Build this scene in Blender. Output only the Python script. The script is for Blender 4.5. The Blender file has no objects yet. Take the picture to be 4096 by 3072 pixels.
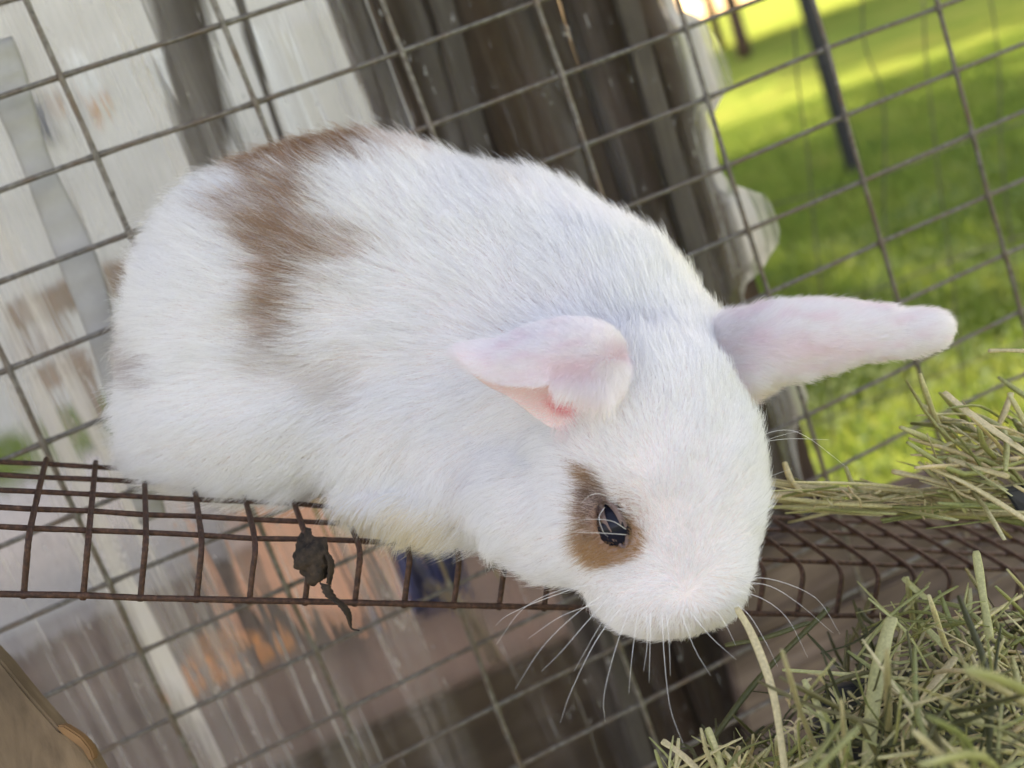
import bpy, math, random
import numpy as np
from mathutils import Vector, Matrix, kdtree
R_ = random.Random(7)
rng = np.random.default_rng(11)
scn = bpy.context.scene
COL = scn.collection

# ------------------------------------------------------------------ camera
def rodr(r):
    t = np.linalg.norm(r); k = r / t
    K = np.array([[0, -k[2], k[1]], [k[2], 0, -k[0]], [-k[1], k[0], 0]])
    return np.eye(3) + np.sin(t) * K + (1 - np.cos(t)) * K @ K
RW = rodr(np.array([0.18890496, -0.27459834, -0.38087109]))   # cage wall frame -> camera frame
TW = np.array([-381.450496, -193.579372, 680.972518])
FPX = 4701.0
M = np.array([[1, 0, 0], [0, 0, 1], [0, -1, 0]], float)
def c2w(pc):
    """camera-frame millimetres (x right, y down, z forward) to world metres"""
    p = (np.atleast_2d(pc) - TW) @ RW
    return p @ M.T / 1000 + np.array([0, 0, 1.25])
def w2c(p):
    q = (np.atleast_2d(p) - np.array([0, 0, 1.25])) * 1000
    return (q @ M) @ RW.T + TW
def d2w(d): return (np.atleast_2d(d) @ RW) @ M.T
CAM = c2w([0, 0, 0])[0]
S = 4096 / 2212.0
def pt(u, v, z):
    return c2w([(u * S - 2048) * z / FPX, (v * S - 1536) * z / FPX, z])[0]
def on_y(u, v, y):
    d = pt(u, v, 1000) - CAM
    return CAM + d * ((y - CAM[1]) / d[1])
def on_z(u, v, z=0.0):
    d = pt(u, v, 1000) - CAM
    return CAM + d * ((z - CAM[2]) / d[2])
def uv_of(P):
    c = w2c(P)
    return np.c_[(2048 + FPX * c[:, 0] / c[:, 2]) / S, (1536 + FPX * c[:, 1] / c[:, 2]) / S], c[:, 2]

cam = bpy.data.cameras.new('camera'); co = bpy.data.objects.new('camera', cam); COL.objects.link(co)
ax = d2w(np.eye(3))
mw = Matrix(((ax[0][0], -ax[1][0], -ax[2][0], CAM[0]), (ax[0][1], -ax[1][1], -ax[2][1], CAM[1]),
             (ax[0][2], -ax[1][2], -ax[2][2], CAM[2]), (0, 0, 0, 1)))
co.matrix_world = mw
cam.sensor_width = 36; cam.lens = FPX / 4096 * 36
cam.clip_start = 0.01; cam.clip_end = 500
cam.dof.use_dof = True; cam.dof.focus_distance = 0.545; cam.dof.aperture_fstop = 6.6
scn.camera = co

# ------------------------------------------------------------------ world, sun, exposure
SUN_EL, SUN_AZ = math.radians(40), math.radians(10)    # azimuth from +Y towards +X
world = bpy.data.worlds.new('World'); scn.world = world; world.use_nodes = True
wn = world.node_tree; wn.nodes.clear()
wo = wn.nodes.new('ShaderNodeOutputWorld'); wb = wn.nodes.new('ShaderNodeBackground')
sky = wn.nodes.new('ShaderNodeTexSky'); sky.sky_type = 'NISHITA'; sky.sun_disc = False
sky.sun_elevation = SUN_EL; sky.sun_rotation = SUN_AZ; sky.air_density = 1.0; sky.dust_density = 3.0; sky.ozone_density = .8
wb.inputs['Strength'].default_value = 0.13
wn.links.new(sky.outputs[0], wb.inputs[0]); wn.links.new(wb.outputs[0], wo.inputs[0])
sl = bpy.data.lights.new('sun', 'SUN'); sl.energy = 2.3; sl.angle = math.radians(.5); sl.color = (1, .93, .82)
so = bpy.data.objects.new('sun', sl); COL.objects.link(so)
sd = Vector((math.sin(SUN_AZ) * math.cos(SUN_EL), math.cos(SUN_AZ) * math.cos(SUN_EL), math.sin(SUN_EL)))
so.rotation_euler = sd.to_track_quat('Z', 'Y').to_euler(); so.location = (3, 4, 8)
scn.view_settings.view_transform = 'Standard'; scn.view_settings.look = 'None'
scn.view_settings.exposure = 2.65; scn.view_settings.use_white_balance = True; scn.view_settings.white_balance_temperature = 9000; scn.view_settings.white_balance_tint = 24; scn.view_settings.gamma = 1.0
scn.cycles.max_bounces = 16; scn.cycles.transparent_max_bounces = 24
scn.cycles.diffuse_bounces = 6; scn.cycles.transmission_bounces = 8; scn.cycles.glossy_bounces = 4
scn.cycles.caustics_reflective = False; scn.cycles.caustics_refractive = False
scn.cycles.use_denoising = True
scn.cycles_curves.shape = 'RIBBONS' if hasattr(scn, 'cycles_curves') else None

# ------------------------------------------------------------------ node helpers
def mat(name):
    m = bpy.data.materials.new(name); m.use_nodes = True
    nt = m.node_tree; b = nt.nodes['Principled BSDF']
    return m, nt, b
def N(nt, t, **kw):
    n = nt.nodes.new('ShaderNode' + t)
    for k, v in kw.items():
        if k in n.inputs.keys() if isinstance(k, str) else False: n.inputs[k].default_value = v
        else: setattr(n, k, v)
    return n
def mapping(nt, scale=(1, 1, 1), coord='Object', rot=(0, 0, 0)):
    tc = N(nt, 'TexCoord'); mp = N(nt, 'Mapping'); mp.inputs['Scale'].default_value = scale; mp.inputs['Rotation'].default_value = rot
    nt.links.new(tc.outputs[coord], mp.inputs[0]); return mp.outputs[0]
def noise(nt, vec, sc, detail=5, rough=.6, dist=0):
    n = N(nt, 'TexNoise'); n.inputs['Scale'].default_value = sc; n.inputs['Detail'].default_value = detail
    n.inputs['Roughness'].default_value = rough; n.inputs['Distortion'].default_value = dist
    nt.links.new(vec, n.inputs['Vector']); return n.outputs['Fac']
def ramp(nt, fac, stops):
    r = N(nt, 'ValToRGB'); e = r.color_ramp.elements
    while len(e) < len(stops): e.new(.5)
    for q, (p, c) in zip(e, stops):
        q.position = p; q.color = (c if len(c) == 4 else (*c, 1)) if isinstance(c, tuple) else (c, c, c, 1)
    nt.links.new(fac, r.inputs[0]); return r.outputs[0]
def bump(nt, b, h, strength=.4, dist=.001):
    n = N(nt, 'Bump'); n.inputs['Strength'].default_value = strength; n.inputs['Distance'].default_value = dist
    nt.links.new(h, n.inputs['Height']); nt.links.new(n.outputs[0], b.inputs['Normal'])
def mix(nt, f, a, b_):
    n = N(nt, 'MixRGB')
    for s, x in ((0, f), (1, a), (2, b_)):
        if hasattr(x, 'is_linked'): nt.links.new(x, n.inputs[s])
        elif isinstance(x, tuple): n.inputs[s].default_value = (*x, 1)
        else: n.inputs[s].default_value = x
    return n.outputs[0]

def mk_galv():
    m, nt, b = mat('weathered_galvanised_wire'); v = mapping(nt)
    c = ramp(nt, noise(nt, v, 220, 6, .7), [(.3, (.065, .055, .047)), (.5, (.15, .135, .117)), (.72, (.28, .26, .235))])
    c2 = ramp(nt, noise(nt, v, 45, 4), [(.45, 0.0), (.7, 1.0)])
    nt.links.new(mix(nt, c2, c, (.15, .10, .07)), b.inputs['Base Color'])
    b.inputs['Metallic'].default_value = .35; b.inputs['Roughness'].default_value = .55
    bump(nt, b, noise(nt, v, 500, 4), .5, .0006); return m
def mk_rust():
    m, nt, b = mat('rusty_wire'); v = mapping(nt)
    c = ramp(nt, noise(nt, v, 380, 8, .75), [(.28, (.016, .008, .006)), (.46, (.05, .021, .013)), (.6, (.11, .048, .028)), (.78, (.24, .15, .11))])
    nt.links.new(c, b.inputs['Base Color']); b.inputs['Roughness'].default_value = .62; b.inputs['Metallic'].default_value = .15
    bump(nt, b, noise(nt, v, 900, 6, .7), .9, .0008); return m
def mk_wood(name, dark, mid, light, grain=(1, 1, .06), sc=60):
    m, nt, b = mat(name); v = mapping(nt, grain)
    a = noise(nt, v, sc, 8, .65, .6)
    c = ramp(nt, a, [(.25, dark), (.5, mid), (.78, light)])
    f = ramp(nt, noise(nt, mapping(nt), 9, 3), [(.35, .6), (.7, 1.15)])
    n = N(nt, 'MixRGB'); n.blend_type = 'MULTIPLY'; n.inputs[0].default_value = 1
    nt.links.new(c, n.inputs[1]); nt.links.new(f, n.inputs[2])
    base_ = n.outputs[0]
    if 'dark' in name:
        dr = ramp(nt, noise(nt, mapping(nt, (85, 85, 5)), 1.0, 5, .6, .4), [(.57, 0.0), (.72, .42)])
        base_ = mix(nt, dr, base_, (.24, .19, .16))
    nt.links.new(base_, b.inputs['Base Color']); b.inputs['Roughness'].default_value = .85
    bump(nt, b, a, .6, .002); return m
def mk_plain(name, col, rough=.7, var=.25, sc=12, bumpd=.001):
    m, nt, b = mat(name); v = mapping(nt)
    n_ = noise(nt, v, sc, 6, .6)
    lo = tuple(x * (1 - var) for x in col); hi = tuple(min(1, x * (1 + var)) for x in col)
    nt.links.new(ramp(nt, n_, [(.3, lo), (.7, hi)]), b.inputs['Base Color'])
    b.inputs['Roughness'].default_value = rough; bump(nt, b, noise(nt, v, sc * 6), .3, bumpd); return m
GALV, RUST = mk_galv(), mk_rust()
WOOD_DARK = mk_wood('dark_weathered_wood', (.026, .014, .008), (.078, .044, .027), (.165, .10, .068))
WOOD_GREY = mk_wood('pale_strip_grey', (.10, .08, .066), (.2, .165, .14), (.33, .29, .25))
WOOD_TAN = mk_wood('tan_old_board', (.09, .055, .035), (.19, .125, .085), (.3, .21, .15), (.12, 1, 1), 50)
WOOD_PLY = mk_wood('stained_plywood', (.09, .055, .03), (.23, .15, .09), (.36, .26, .17), (1, 1, .25), 45)

# ------------------------------------------------------------------ mesh helpers
def link(name, me, m=None, parent=None, smooth=True):
    o = bpy.data.objects.new(name, me); COL.objects.link(o)
    if m is not None: me.materials.append(m)
    if parent is not None: o.parent = parent
    if smooth and len(me.polygons): me.polygons.foreach_set('use_smooth', [True] * len(me.polygons))
    return o
def mesh(name, V, F):
    me = bpy.data.meshes.new(name); me.from_pydata([tuple(map(float, v)) for v in V], [], [tuple(map(int, f)) for f in F]); me.update(); return me
def tag(o, label=None, cat=None, group=None, kind=None):
    for k, v in (('label', label), ('category', cat), ('group', group), ('kind', kind)):
        if v: o[k] = v
    return o
def thing(name, label, cat, group=None, loc=(0, 0, 0)):
    o = bpy.data.objects.new(name, None); COL.objects.link(o); o.location = loc; o.empty_display_size = .02
    return tag(o, label, cat, group)
def tube_vf(pts, rad, n=8, caps=True, flat=1.0):
    pts = np.asarray(pts, float); k = len(pts); rad = np.broadcast_to(np.asarray(rad, float), (k,))
    T = np.gradient(pts, axis=0); T /= np.linalg.norm(T, axis=1)[:, None] + 1e-12
    a = np.array([0, 0, 1.]) if abs(T[0][2]) < .9 else np.array([1., 0, 0])
    V = []; nrm = np.cross(T[0], a); nrm /= np.linalg.norm(nrm)
    for i in range(k):
        nrm = nrm - T[i] * (nrm @ T[i]); nrm /= np.linalg.norm(nrm); b = np.cross(T[i], nrm)
        for j in range(n):
            th = 2 * math.pi * j / n
            V.append(pts[i] + rad[i] * (math.cos(th) * nrm + flat * math.sin(th) * b))
    F = [(i * n + j, i * n + (j + 1) % n, (i + 1) * n + (j + 1) % n, (i + 1) * n + j) for i in range(k - 1) for j in range(n)]
    if caps: F += [tuple(range(n))[::-1], tuple((k - 1) * n + j for j in range(n))]
    return V, F
def tube(name, pts, rad, m, parent=None, n=8, flat=1.0):
    V, F = tube_vf(pts, rad, n, True, flat); return link(name, mesh(name, V, F), m, parent)
def prism(name, poly, off, m, parent=None, bevel=0.0):
    """closed prism from a polygon of world points, pushed along the vector off"""
    n = len(poly); off = np.asarray(off, float)
    V = [np.asarray(p, float) for p in poly] + [np.asarray(p, float) + off for p in poly]
    F = [tuple(range(n)), tuple(range(2 * n - 1, n - 1, -1))] + [(j, j + n, (j + 1) % n + n, (j + 1) % n) for j in range(n)]
    me = mesh(name, V, F); o = link(name, me, m, parent, False)
    import bmesh
    bm = bmesh.new(); bm.from_mesh(me); bmesh.ops.recalc_face_normals(bm, faces=bm.faces)
    if bevel: bmesh.ops.bevel(bm, geom=bm.edges[:], offset=bevel, segments=2, affect='EDGES')
    bm.to_mesh(me); bm.free(); return o
def box(name, lo, hi, m, parent=None, bevel=0.0):
    x0, y0, z0 = lo; x1, y1, z1 = hi
    return prism(name, [(x0, y0, z0), (x1, y0, z0), (x1, y0, z1), (x0, y0, z1)], (0, y1 - y0, 0), m, parent, bevel)
def spline(P, n=24):
    P = np.asarray(P, float); k = len(P)
    if k == 2: return P[0] + np.linspace(0, 1, n)[:, None] * (P[1] - P[0])
    Q = np.vstack([2 * P[0] - P[1], P, 2 * P[-1] - P[-2]]); out = []
    for t in np.linspace(0, k - 1, n):
        i = min(int(t), k - 2); f = t - i; a, b, c, d = Q[i:i + 4]
        out.append(.5 * (2 * b + (c - a) * f + (2 * a - 5 * b + 4 * c - d) * f * f + (3 * b - a - 3 * c + d) * f ** 3))
    return np.array(out)

# ------------------------------------------------------------------ ground, yard, lawn
def mk_lawn():
    m, nt, b = mat('lawn_green'); v = mapping(nt)
    c = ramp(nt, noise(nt, v, 1.1, 6, .65), [(.3, (.09, .15, .035)), (.5, (.15, .22, .045)), (.7, (.22, .245, .065))])
    d = ramp(nt, noise(nt, v, 5.0, 6, .7), [(.58, 0.0), (.72, .8)])
    nt.links.new(mix(nt, d, c, (.10, .075, .045)), b.inputs['Base Color'])
    b.inputs['Roughness'].default_value = 1; b.inputs['Specular IOR Level'].default_value = 0; bump(nt, b, noise(nt, v, 60), .8, .03); return m
def plane(name, x0, y0, x1, y1, z, m):
    return link(name, mesh(name, [(x0, y0, z), (x1, y0, z), (x1, y1, z), (x0, y1, z)], [(0, 1, 2, 3)]), m, None, False)
tag(plane('ground', -250, -250, 250, 250, 0, mk_lawn()), 'green lawn reaching away beyond the cage', kind='structure')
yard_m = mk_plain('packed_dirt', (.16, .105, .075), .9, .45, 3.2, .004)
yard = mesh('yard', [(-6, -3, .004), (.62, -3, .004), (.74, 1.0, .004), (.66, 2.2, .004), (.35, 3.4, .004), (-.3, 6.5, .004), (-6, 7, .004)], [tuple(range(7))])
tag(link('yard', yard, yard_m, None, False), 'brown packed dirt yard behind the cage', kind='structure')
path = mesh('path', [(-5, 3.0, .012), (.3, 3.3, .012), (-.15, 6.3, .012), (-5, 7, .012)], [(0, 1, 2, 3)])
tag(link('path', path, mk_plain('pale_concrete', (.46, .44, .41), .85, .2, 4), None, False), 'pale concrete path across the yard', kind='structure')

# grass blades and broad weeds
def blades(n, x, y, h, w, lean=.5):
    a = rng.uniform(0, 2 * np.pi, n); ca, sa = np.cos(a), np.sin(a)
    la = rng.uniform(0, 2 * np.pi, n); ll = h * rng.uniform(.1, lean, n)
    b = np.c_[x, y, np.zeros(n)]
    s = np.c_[ca * w, sa * w, np.zeros(n)]
    mid = b + np.c_[np.cos(la) * ll * .4, np.sin(la) * ll * .4, h * .6]; tip = b + np.c_[np.cos(la) * ll, np.sin(la) * ll, h]
    V = np.stack([b - s, b + s, mid + s * .7, mid - s * .7, tip], 1).reshape(-1, 3); i = np.arange(n) * 5
    F = np.stack([i, i + 1, i + 2, i + 3], 1); T = np.stack([i + 3, i + 2, i + 4], 1)
    return V, F, T
def big_mesh(name, V, polys):
    me = bpy.data.meshes.new(name); me.vertices.add(len(V)); me.vertices.foreach_set('co', np.asarray(V, np.float32).ravel())
    L = np.concatenate([p.ravel() for p in polys]); cnt = np.concatenate([np.full(len(p), p.shape[1]) for p in polys])
    me.loops.add(len(L)); me.loops.foreach_set('vertex_index', L.astype(np.int32))
    me.polygons.add(len(cnt)); me.polygons.foreach_set('loop_start', np.r_[0, np.cumsum(cnt)[:-1]].astype(np.int32))
    me.update(calc_edges=True); me.validate(); return me
def leafy(name, c0, c1, c2, sc=3.0, trans=.35):
    m, nt, b = mat(name); v = mapping(nt)
    c = ramp(nt, noise(nt, v, sc, 5, .7), [(.3, c0), (.5, c1), (.7, c2)])
    nt.links.new(c, b.inputs['Base Color']); b.inputs['Roughness'].default_value = .75; b.inputs['Specular IOR Level'].default_value = .15
    tr = N(nt, 'BsdfTranslucent'); nt.links.new(c, tr.inputs[0]); mx = N(nt, 'MixShader'); mx.inputs[0].default_value = trans
    nt.links.new(b.outputs[0], mx.inputs[1]); nt.links.new(tr.outputs[0], mx.inputs[2])
    nt.links.new(mx.outputs[0], nt.nodes['Material Output'].inputs[0]); return m
GRASS = leafy('grass_green', (.10, .18, .04), (.165, .26, .05), (.24, .29, .08))
n = 60000; r = rng.uniform(0, 1, n) ** .6 * 9 + 1.2; th = rng.uniform(math.radians(8), math.radians(62), n)
x, y = r * np.sin(th) + .35, r * np.cos(th) + .1
keep = (x > .95 + .0 * y) ; x, y, r = x[keep], y[keep], r[keep]
V, F, T = blades(len(x), x, y, rng.uniform(.03, .07, len(x)) * (1 + .1 * r), .003 + .0012 * r)
tag(link('grass', big_mesh('grass', V, [F, T]), GRASS), 'short green grass of the lawn outside', kind='stuff')
# weeds: broad leaves near the cage
n = 16000; x = rng.uniform(.95, 3.6, n); y = rng.uniform(.3, 3.6, n); z = rng.uniform(.03, .22, n) * (.5 + .5 * np.sin(x * 5.1) * np.cos(y * 4.3)) + .02
a = rng.uniform(0, 2 * np.pi, n); L = rng.uniform(.008, .024, n); til = rng.uniform(-.5, .5, n)
d = np.c_[np.cos(a), np.sin(a), til]; s = np.c_[-np.sin(a), np.cos(a), rng.uniform(-.3, .3, n)]; c = np.c_[x, y, z]
V = np.stack([c, c + d * L[:, None] * .5 + s * L[:, None] * .35, c + d * L[:, None], c + d * L[:, None] * .5 - s * L[:, None] * .35], 1).reshape(-1, 3)
F = (np.arange(n) * 4)[:, None] + np.arange(4)
tag(link('weeds', big_mesh('weeds', V, [F]), leafy('weed_leaf', (.06, .08, .03), (.08, .16, .05), (.16, .24, .12), 9)), 'low broad-leaved weeds growing near the cage', kind='stuff')

# ------------------------------------------------------------------ far things
BLACKP = mk_plain('black_painted_post', (.012, .013, .018), .5, .2)
pb = on_z(1852, 392); 
bp = thing('post', 'dark black post standing on the lawn beyond the mesh', 'post')
o = box('shaft', (pb[0] - .032, pb[1] - .032, 0), (pb[0] + .032, pb[1] + .032, 2.3), BLACKP, bp, .008)
box('cap', (pb[0] - .045, pb[1] - .045, 2.302), (pb[0] + .045, pb[1] + .045, 2.33), BLACKP, bp, .01)

def tree(x, y, h, cr, label, n=2600, seed=1, off=(0, 0)):
    g = np.random.default_rng(seed)
    t = thing('tree', label, 'tree', 'trees shading the lawn', (0, 0, 0))
    tr = spline([(x, y, -.05), (x + .05, y, h * .35), (x + off[0] * .5, y + off[1] * .5, h * .75), (x + off[0], y + off[1], h)], 14)
    Vs, Fs = [], []
    def add(P, r):
        v, f = tube_vf(P, r, 8); b = len(Vs); Vs.extend(v); Fs.extend([tuple(q + b for q in ff) for ff in f])
    add(tr, np.linspace(.16, .04, 14))
    for k in range(9):
        a = g.uniform(0, 6.28); z0 = h * g.uniform(.45, .85); L = cr * g.uniform(.6, .95)
        add(spline([(x, y, z0), (x + math.cos(a) * L * .5, y + math.sin(a) * L * .5, z0 + .3 * L), (x + math.cos(a) * L, y + math.sin(a) * L, z0 + .45 * L)], 8), np.linspace(.055, .01, 8))
    link('trunk', mesh('trunk', Vs, Fs), WOOD_DARK, t)
    cl = g.normal(0, 1, (26, 3)); cl /= np.linalg.norm(cl, axis=1)[:, None]; cl *= g.uniform(.25, .95, (26, 1)) * np.array([cr, cr, cr * .6]); cl += (x + off[0], y + off[1], h)
    c = cl[g.integers(0, 26, n)] + g.normal(0, cr * (.11 if h < 6 else .17), (n, 3))
    a = g.normal(0, 1, (n, 3)); a /= np.linalg.norm(a, axis=1)[:, None]; b = np.cross(a, g.normal(0, 1, (n, 3))); b /= np.linalg.norm(b, axis=1)[:, None]
    L = g.uniform(.1, .22, (n, 1)) * (1 if h < 6 else 1.7)
    V = np.stack([c - a * L, c + b * L * .6, c + a * L, c - b * L * .6], 1).reshape(-1, 3)
    link('crown', big_mesh('crown', V, [(np.arange(n) * 4)[:, None] + np.arange(4)]), CROWN, t, False)
CROWN = leafy('tree_leaf', (.03, .07, .015), (.055, .12, .02), (.09, .17, .035), 2)
# ------------------------------------------------------------------ house far left
HW = mk_plain('pale_render', (.56, .53, .50), .8, .14, 3); GLASSD = mk_plain('dark_window_glass', (.07, .08, .11), .15, .2)
WHITE = mk_plain('white_trim', (.8, .8, .79), .6, .05); ROOFM = mk_plain('grey_roof', (.2, .19, .19), .8, .2)
hs = thing('house', 'pale rendered house seen hazily through the plastic sheet', 'house')
HY = 9.0
box('wall', (-7, HY, 0), (3.3, HY + 5, 5.6), HW, hs)
prism('roof', [(-7.4, HY - .4, 5.602), (3.6, HY - .4, 5.602), (3.6, HY + 3, 7.0), (-7.4, HY + 3, 7.0)], (0, 0, .15), ROOFM, hs)
def win(u0, v0, u1, v1, name='window'):
    a, b = on_y(u0, v0, HY), on_y(u1, v1, HY); x0, x1 = sorted((a[0], b[0])); z0, z1 = sorted((a[2], b[2]))
    f = box(name, (x0, HY - .05, z0), (x1, HY - .002, z1), WHITE, hs, .01)
    box('pane', (x0 + .06, HY - .075, z0 + .06), (x1 - .06, HY - .052, z1 - .06), GLASSD, f)
win(150, 130, 240, 240); win(70, 210, 130, 330); win(330, 120, 400, 210)
o = box('door', (on_y(640, 250, HY)[0], HY - .06, .02), (on_y(640, 250, HY)[0] + .9, HY - .003, 2.1), mk_plain('beige_door', (.55, .51, .46), .6, .1), hs, .01)
box('door_frame', (on_y(640, 250, HY)[0] - .1, HY - .03, .0), (on_y(640, 250, HY)[0] - .003, HY - .004, 2.2), WHITE, hs)

def quad_on(name, pts, y, depth, m, parent=None):
    return prism(name, [on_y(u, v, y) for u, v in pts], (0, depth, 0), m, parent, .004)
ORG = mk_plain('sunlit_orange', (.72, .28, .08), .7, .2); ORG2 = mk_plain('sunlit_terracotta', (.72, .36, .2), .8, .25, 8)
tag(quad_on('sunfleck', [(196, 232), (208, 206), (219, 250), (222, 290), (207, 268)], 4.0, .03, ORG), 'larger orange pointed pennant shape made up for a sunlit bit behind the plastic at upper left', 'sunfleck', 'orange sunlit shapes behind the plastic')  # invented pointed shapes whose orange paints sunlit bits
tag(quad_on('sunfleck', [(118, 216), (127, 200), (136, 232), (139, 268), (126, 250)], 4.0, .03, mk_plain('sunlit_salmon', (.6, .27, .15), .7, .2)), 'smaller dull orange pennant shape made up for a sunlit bit left of the larger one', 'sunfleck', 'orange sunlit shapes behind the plastic')
# low wooden bench and pale tub beyond the path
BR = mk_plain('faded_brown_plank', (.34, .245, .205), .8, .2)
bn = thing('bench', 'faded pinkish brown wooden bench beyond the plastic, left edge', 'bench')
def beam(name, a, b, y, w, t, m, parent):
    A, B = on_y(*a, y), on_y(*b, y); d = (B - A); d /= np.linalg.norm(d); s = np.array([-d[2], 0, d[0]]) * w / 2
    return prism(name, [A - s, B - s, B + s, A + s], (0, t, 0), m, parent, .004)
beam('seat', (10, 690), (160, 635), 2.6, .06, .3, BR, bn); beam('leg', (100, 655), (118, 760), 2.62, .05, .05, BR, bn)
beam('leg', (30, 690), (48, 780), 2.62, .05, .05, BR, bn); beam('backrest', (140, 640), (290, 590), 2.7, .09, .04, BR, bn)
beam('rail', (70, 830), (190, 770), 2.5, .06, .06, BR, bn)
beam('leg', (170, 790), (200, 920), 2.52, .06, .06, BR, bn)
gp = thing('garden_post', 'grey brown wooden post behind the plastic, upper left', 'post')
PO = mk_wood('grey_brown_post', (.12, .10, .09), (.21, .18, .165), (.31, .28, .26))
beam('shaft', (372, -60), (475, 420), .34, .040, .05, PO, gp)
gp2 = thing('wire_reflection', 'slim grey bar standing for a wire reflection beside the thicker post behind plastic', 'post')
beam('shaft', (505, -40), (620, 330), .12, .006, .006, PO, gp2)  # bar modelling a wire's blurred shadow and reflection on the plastic
# sunlit floor painted as orange slab and shard, blue cloth, stick, behind the lower plastic
ob = prism('sunlit_slab', [on_z(470, 1030, .05), on_z(770, 1080, .05), on_z(800, 1330, .05), on_z(520, 1290, .05)], (0, 0, .03), ORG2, None, .004)
tag(ob, 'flat terracotta coloured slab painted as a sunlit patch of the yard behind the shelf', 'slab')
ow = prism('sunlit_shard', [on_z(400, 1455, .1), on_z(420, 1395, .1), (on_z(470, 1372, .1)), on_z(570, 1378, .1), on_z(500, 1420, .1)], (0, 0, .02), ORG, None, .003)
tag(ow, 'small bright orange pointed shard painted as a sunlit wedge low behind the plastic', 'shard')
# blue cloth
BL = mk_plain('blue_cloth', (.085, .10, .27), .8, .25, 14)
gx, gz = 16, 14
V, F = [], []
for j in range(gz):
    for i in range(gx):
        s, t = i / (gx - 1), j / (gz - 1)
        wdt = 1 - .35 * t
        u = 830 + 40 * t + (s * 175) * wdt; v = 1120 + 195 * t + 10 * math.sin(s * 7)
        p = on_y(u, v, .42 + .02 * math.sin(s * 15 + t * 3) + .012 * math.sin(s * 31)); V.append(p)
for j in range(gz - 1):
    for i in range(gx - 1): a = j * gx + i; F.append((a, a + 1, a + gx + 1, a + gx))
o = link('blue_cloth', mesh('blue_cloth', V, F), BL); sm = o.modifiers.new('s', 'SOLIDIFY'); sm.thickness = .002
tag(o, 'crumpled blue cloth hanging behind the shelf under the rabbit', 'cloth')
stk = tube('stick', spline([on_y(920, 1255, .35), on_y(1000, 1320, .33), on_y(1115, 1510, .3)], 12), np.linspace(.006, .009, 12), mk_plain('pale_stick', (.34, .26, .17), .8), None, 7)
tag(stk, 'pale tan stick leaning behind the lower plastic', 'stick')

# ------------------------------------------------------------------ boards behind the plastic
pw = thing('plank_wall', 'dark weathered vertical plank wall behind the dirty plastic', 'plank wall')
BY = .105
xb = [.318, .378, .446, .497, .553]
edges = [(on_y(u, v, BY)[0]) for u, v in ((790, 0), (1000, 140), (1230, 40), (1400, 100), (1478, 60))]
edges[0] = on_y(800, 0, BY)[0]
for k in range(4):
    box('plank', (edges[k] + .002, BY + (.006 if k % 2 else 0), .28), (edges[k + 1] - .002, BY + .022 + (.006 if k % 2 else 0), 1.9), WOOD_DARK, pw, .003)
fp = box('plank', (edges[0] - .022, BY + .03, .28), (edges[0] + .004, BY + .05, 1.9), mk_wood('pinkish_plank', (.09, .06, .05), (.2, .145, .125), (.32, .25, .22)), pw, .003)
for (a, b, w) in (((952, -20), (1068, 420), .0078), ((1350, -20), (1548, 700), .0088)):  # pale grey strips modelling blurry bars that look like doubled wire reflections
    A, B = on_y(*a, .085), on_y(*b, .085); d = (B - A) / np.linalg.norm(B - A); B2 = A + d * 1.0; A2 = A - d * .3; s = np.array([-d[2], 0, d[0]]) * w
    prism('grey_strip', [A2 - s, B2 - s, B2 + s, A2 + s], (0, .012, 0), WOOD_GREY, pw, .001)
# lower rail board with knot hole colour
A, B = on_y(640, 1640, .16), on_y(1420, 1285, .16); d = (B - A) / np.linalg.norm(B - A)
A = A - d * .5; B = B + d * .1; dn = np.array([d[2], 0, -d[0]]) * .35
rl = prism('rail_board', [A, B, B + dn, A + dn], (0, .02, 0), WOOD_TAN, None, .003)
tag(rl, 'tan brown board low behind the plastic, below the rabbit', 'board')

A, B = on_y(1735, 1135, .03), on_y(2300, 905, .03); d = (B - A) / np.linalg.norm(B - A); A = A - d * .09; B = B + d * .3
kb = thing('kick_board', 'brown weathered boards behind the mesh under the hay, right', 'board')
WOOD_KICK = mk_wood('brown_kick_board', (.05, .032, .025), (.135, .092, .072), (.24, .175, .14), (.1, 1, 1), 50)
for k in range(4):
    o_ = np.array([d[2], 0, -d[0]]) * (.078 * k); w_ = np.array([d[2], 0, -d[0]]) * .0755
    prism('plank', [A + o_, B + o_, B + o_ + w_, A + o_ + w_], (0, .016, 0), WOOD_KICK, kb, .002)
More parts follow.
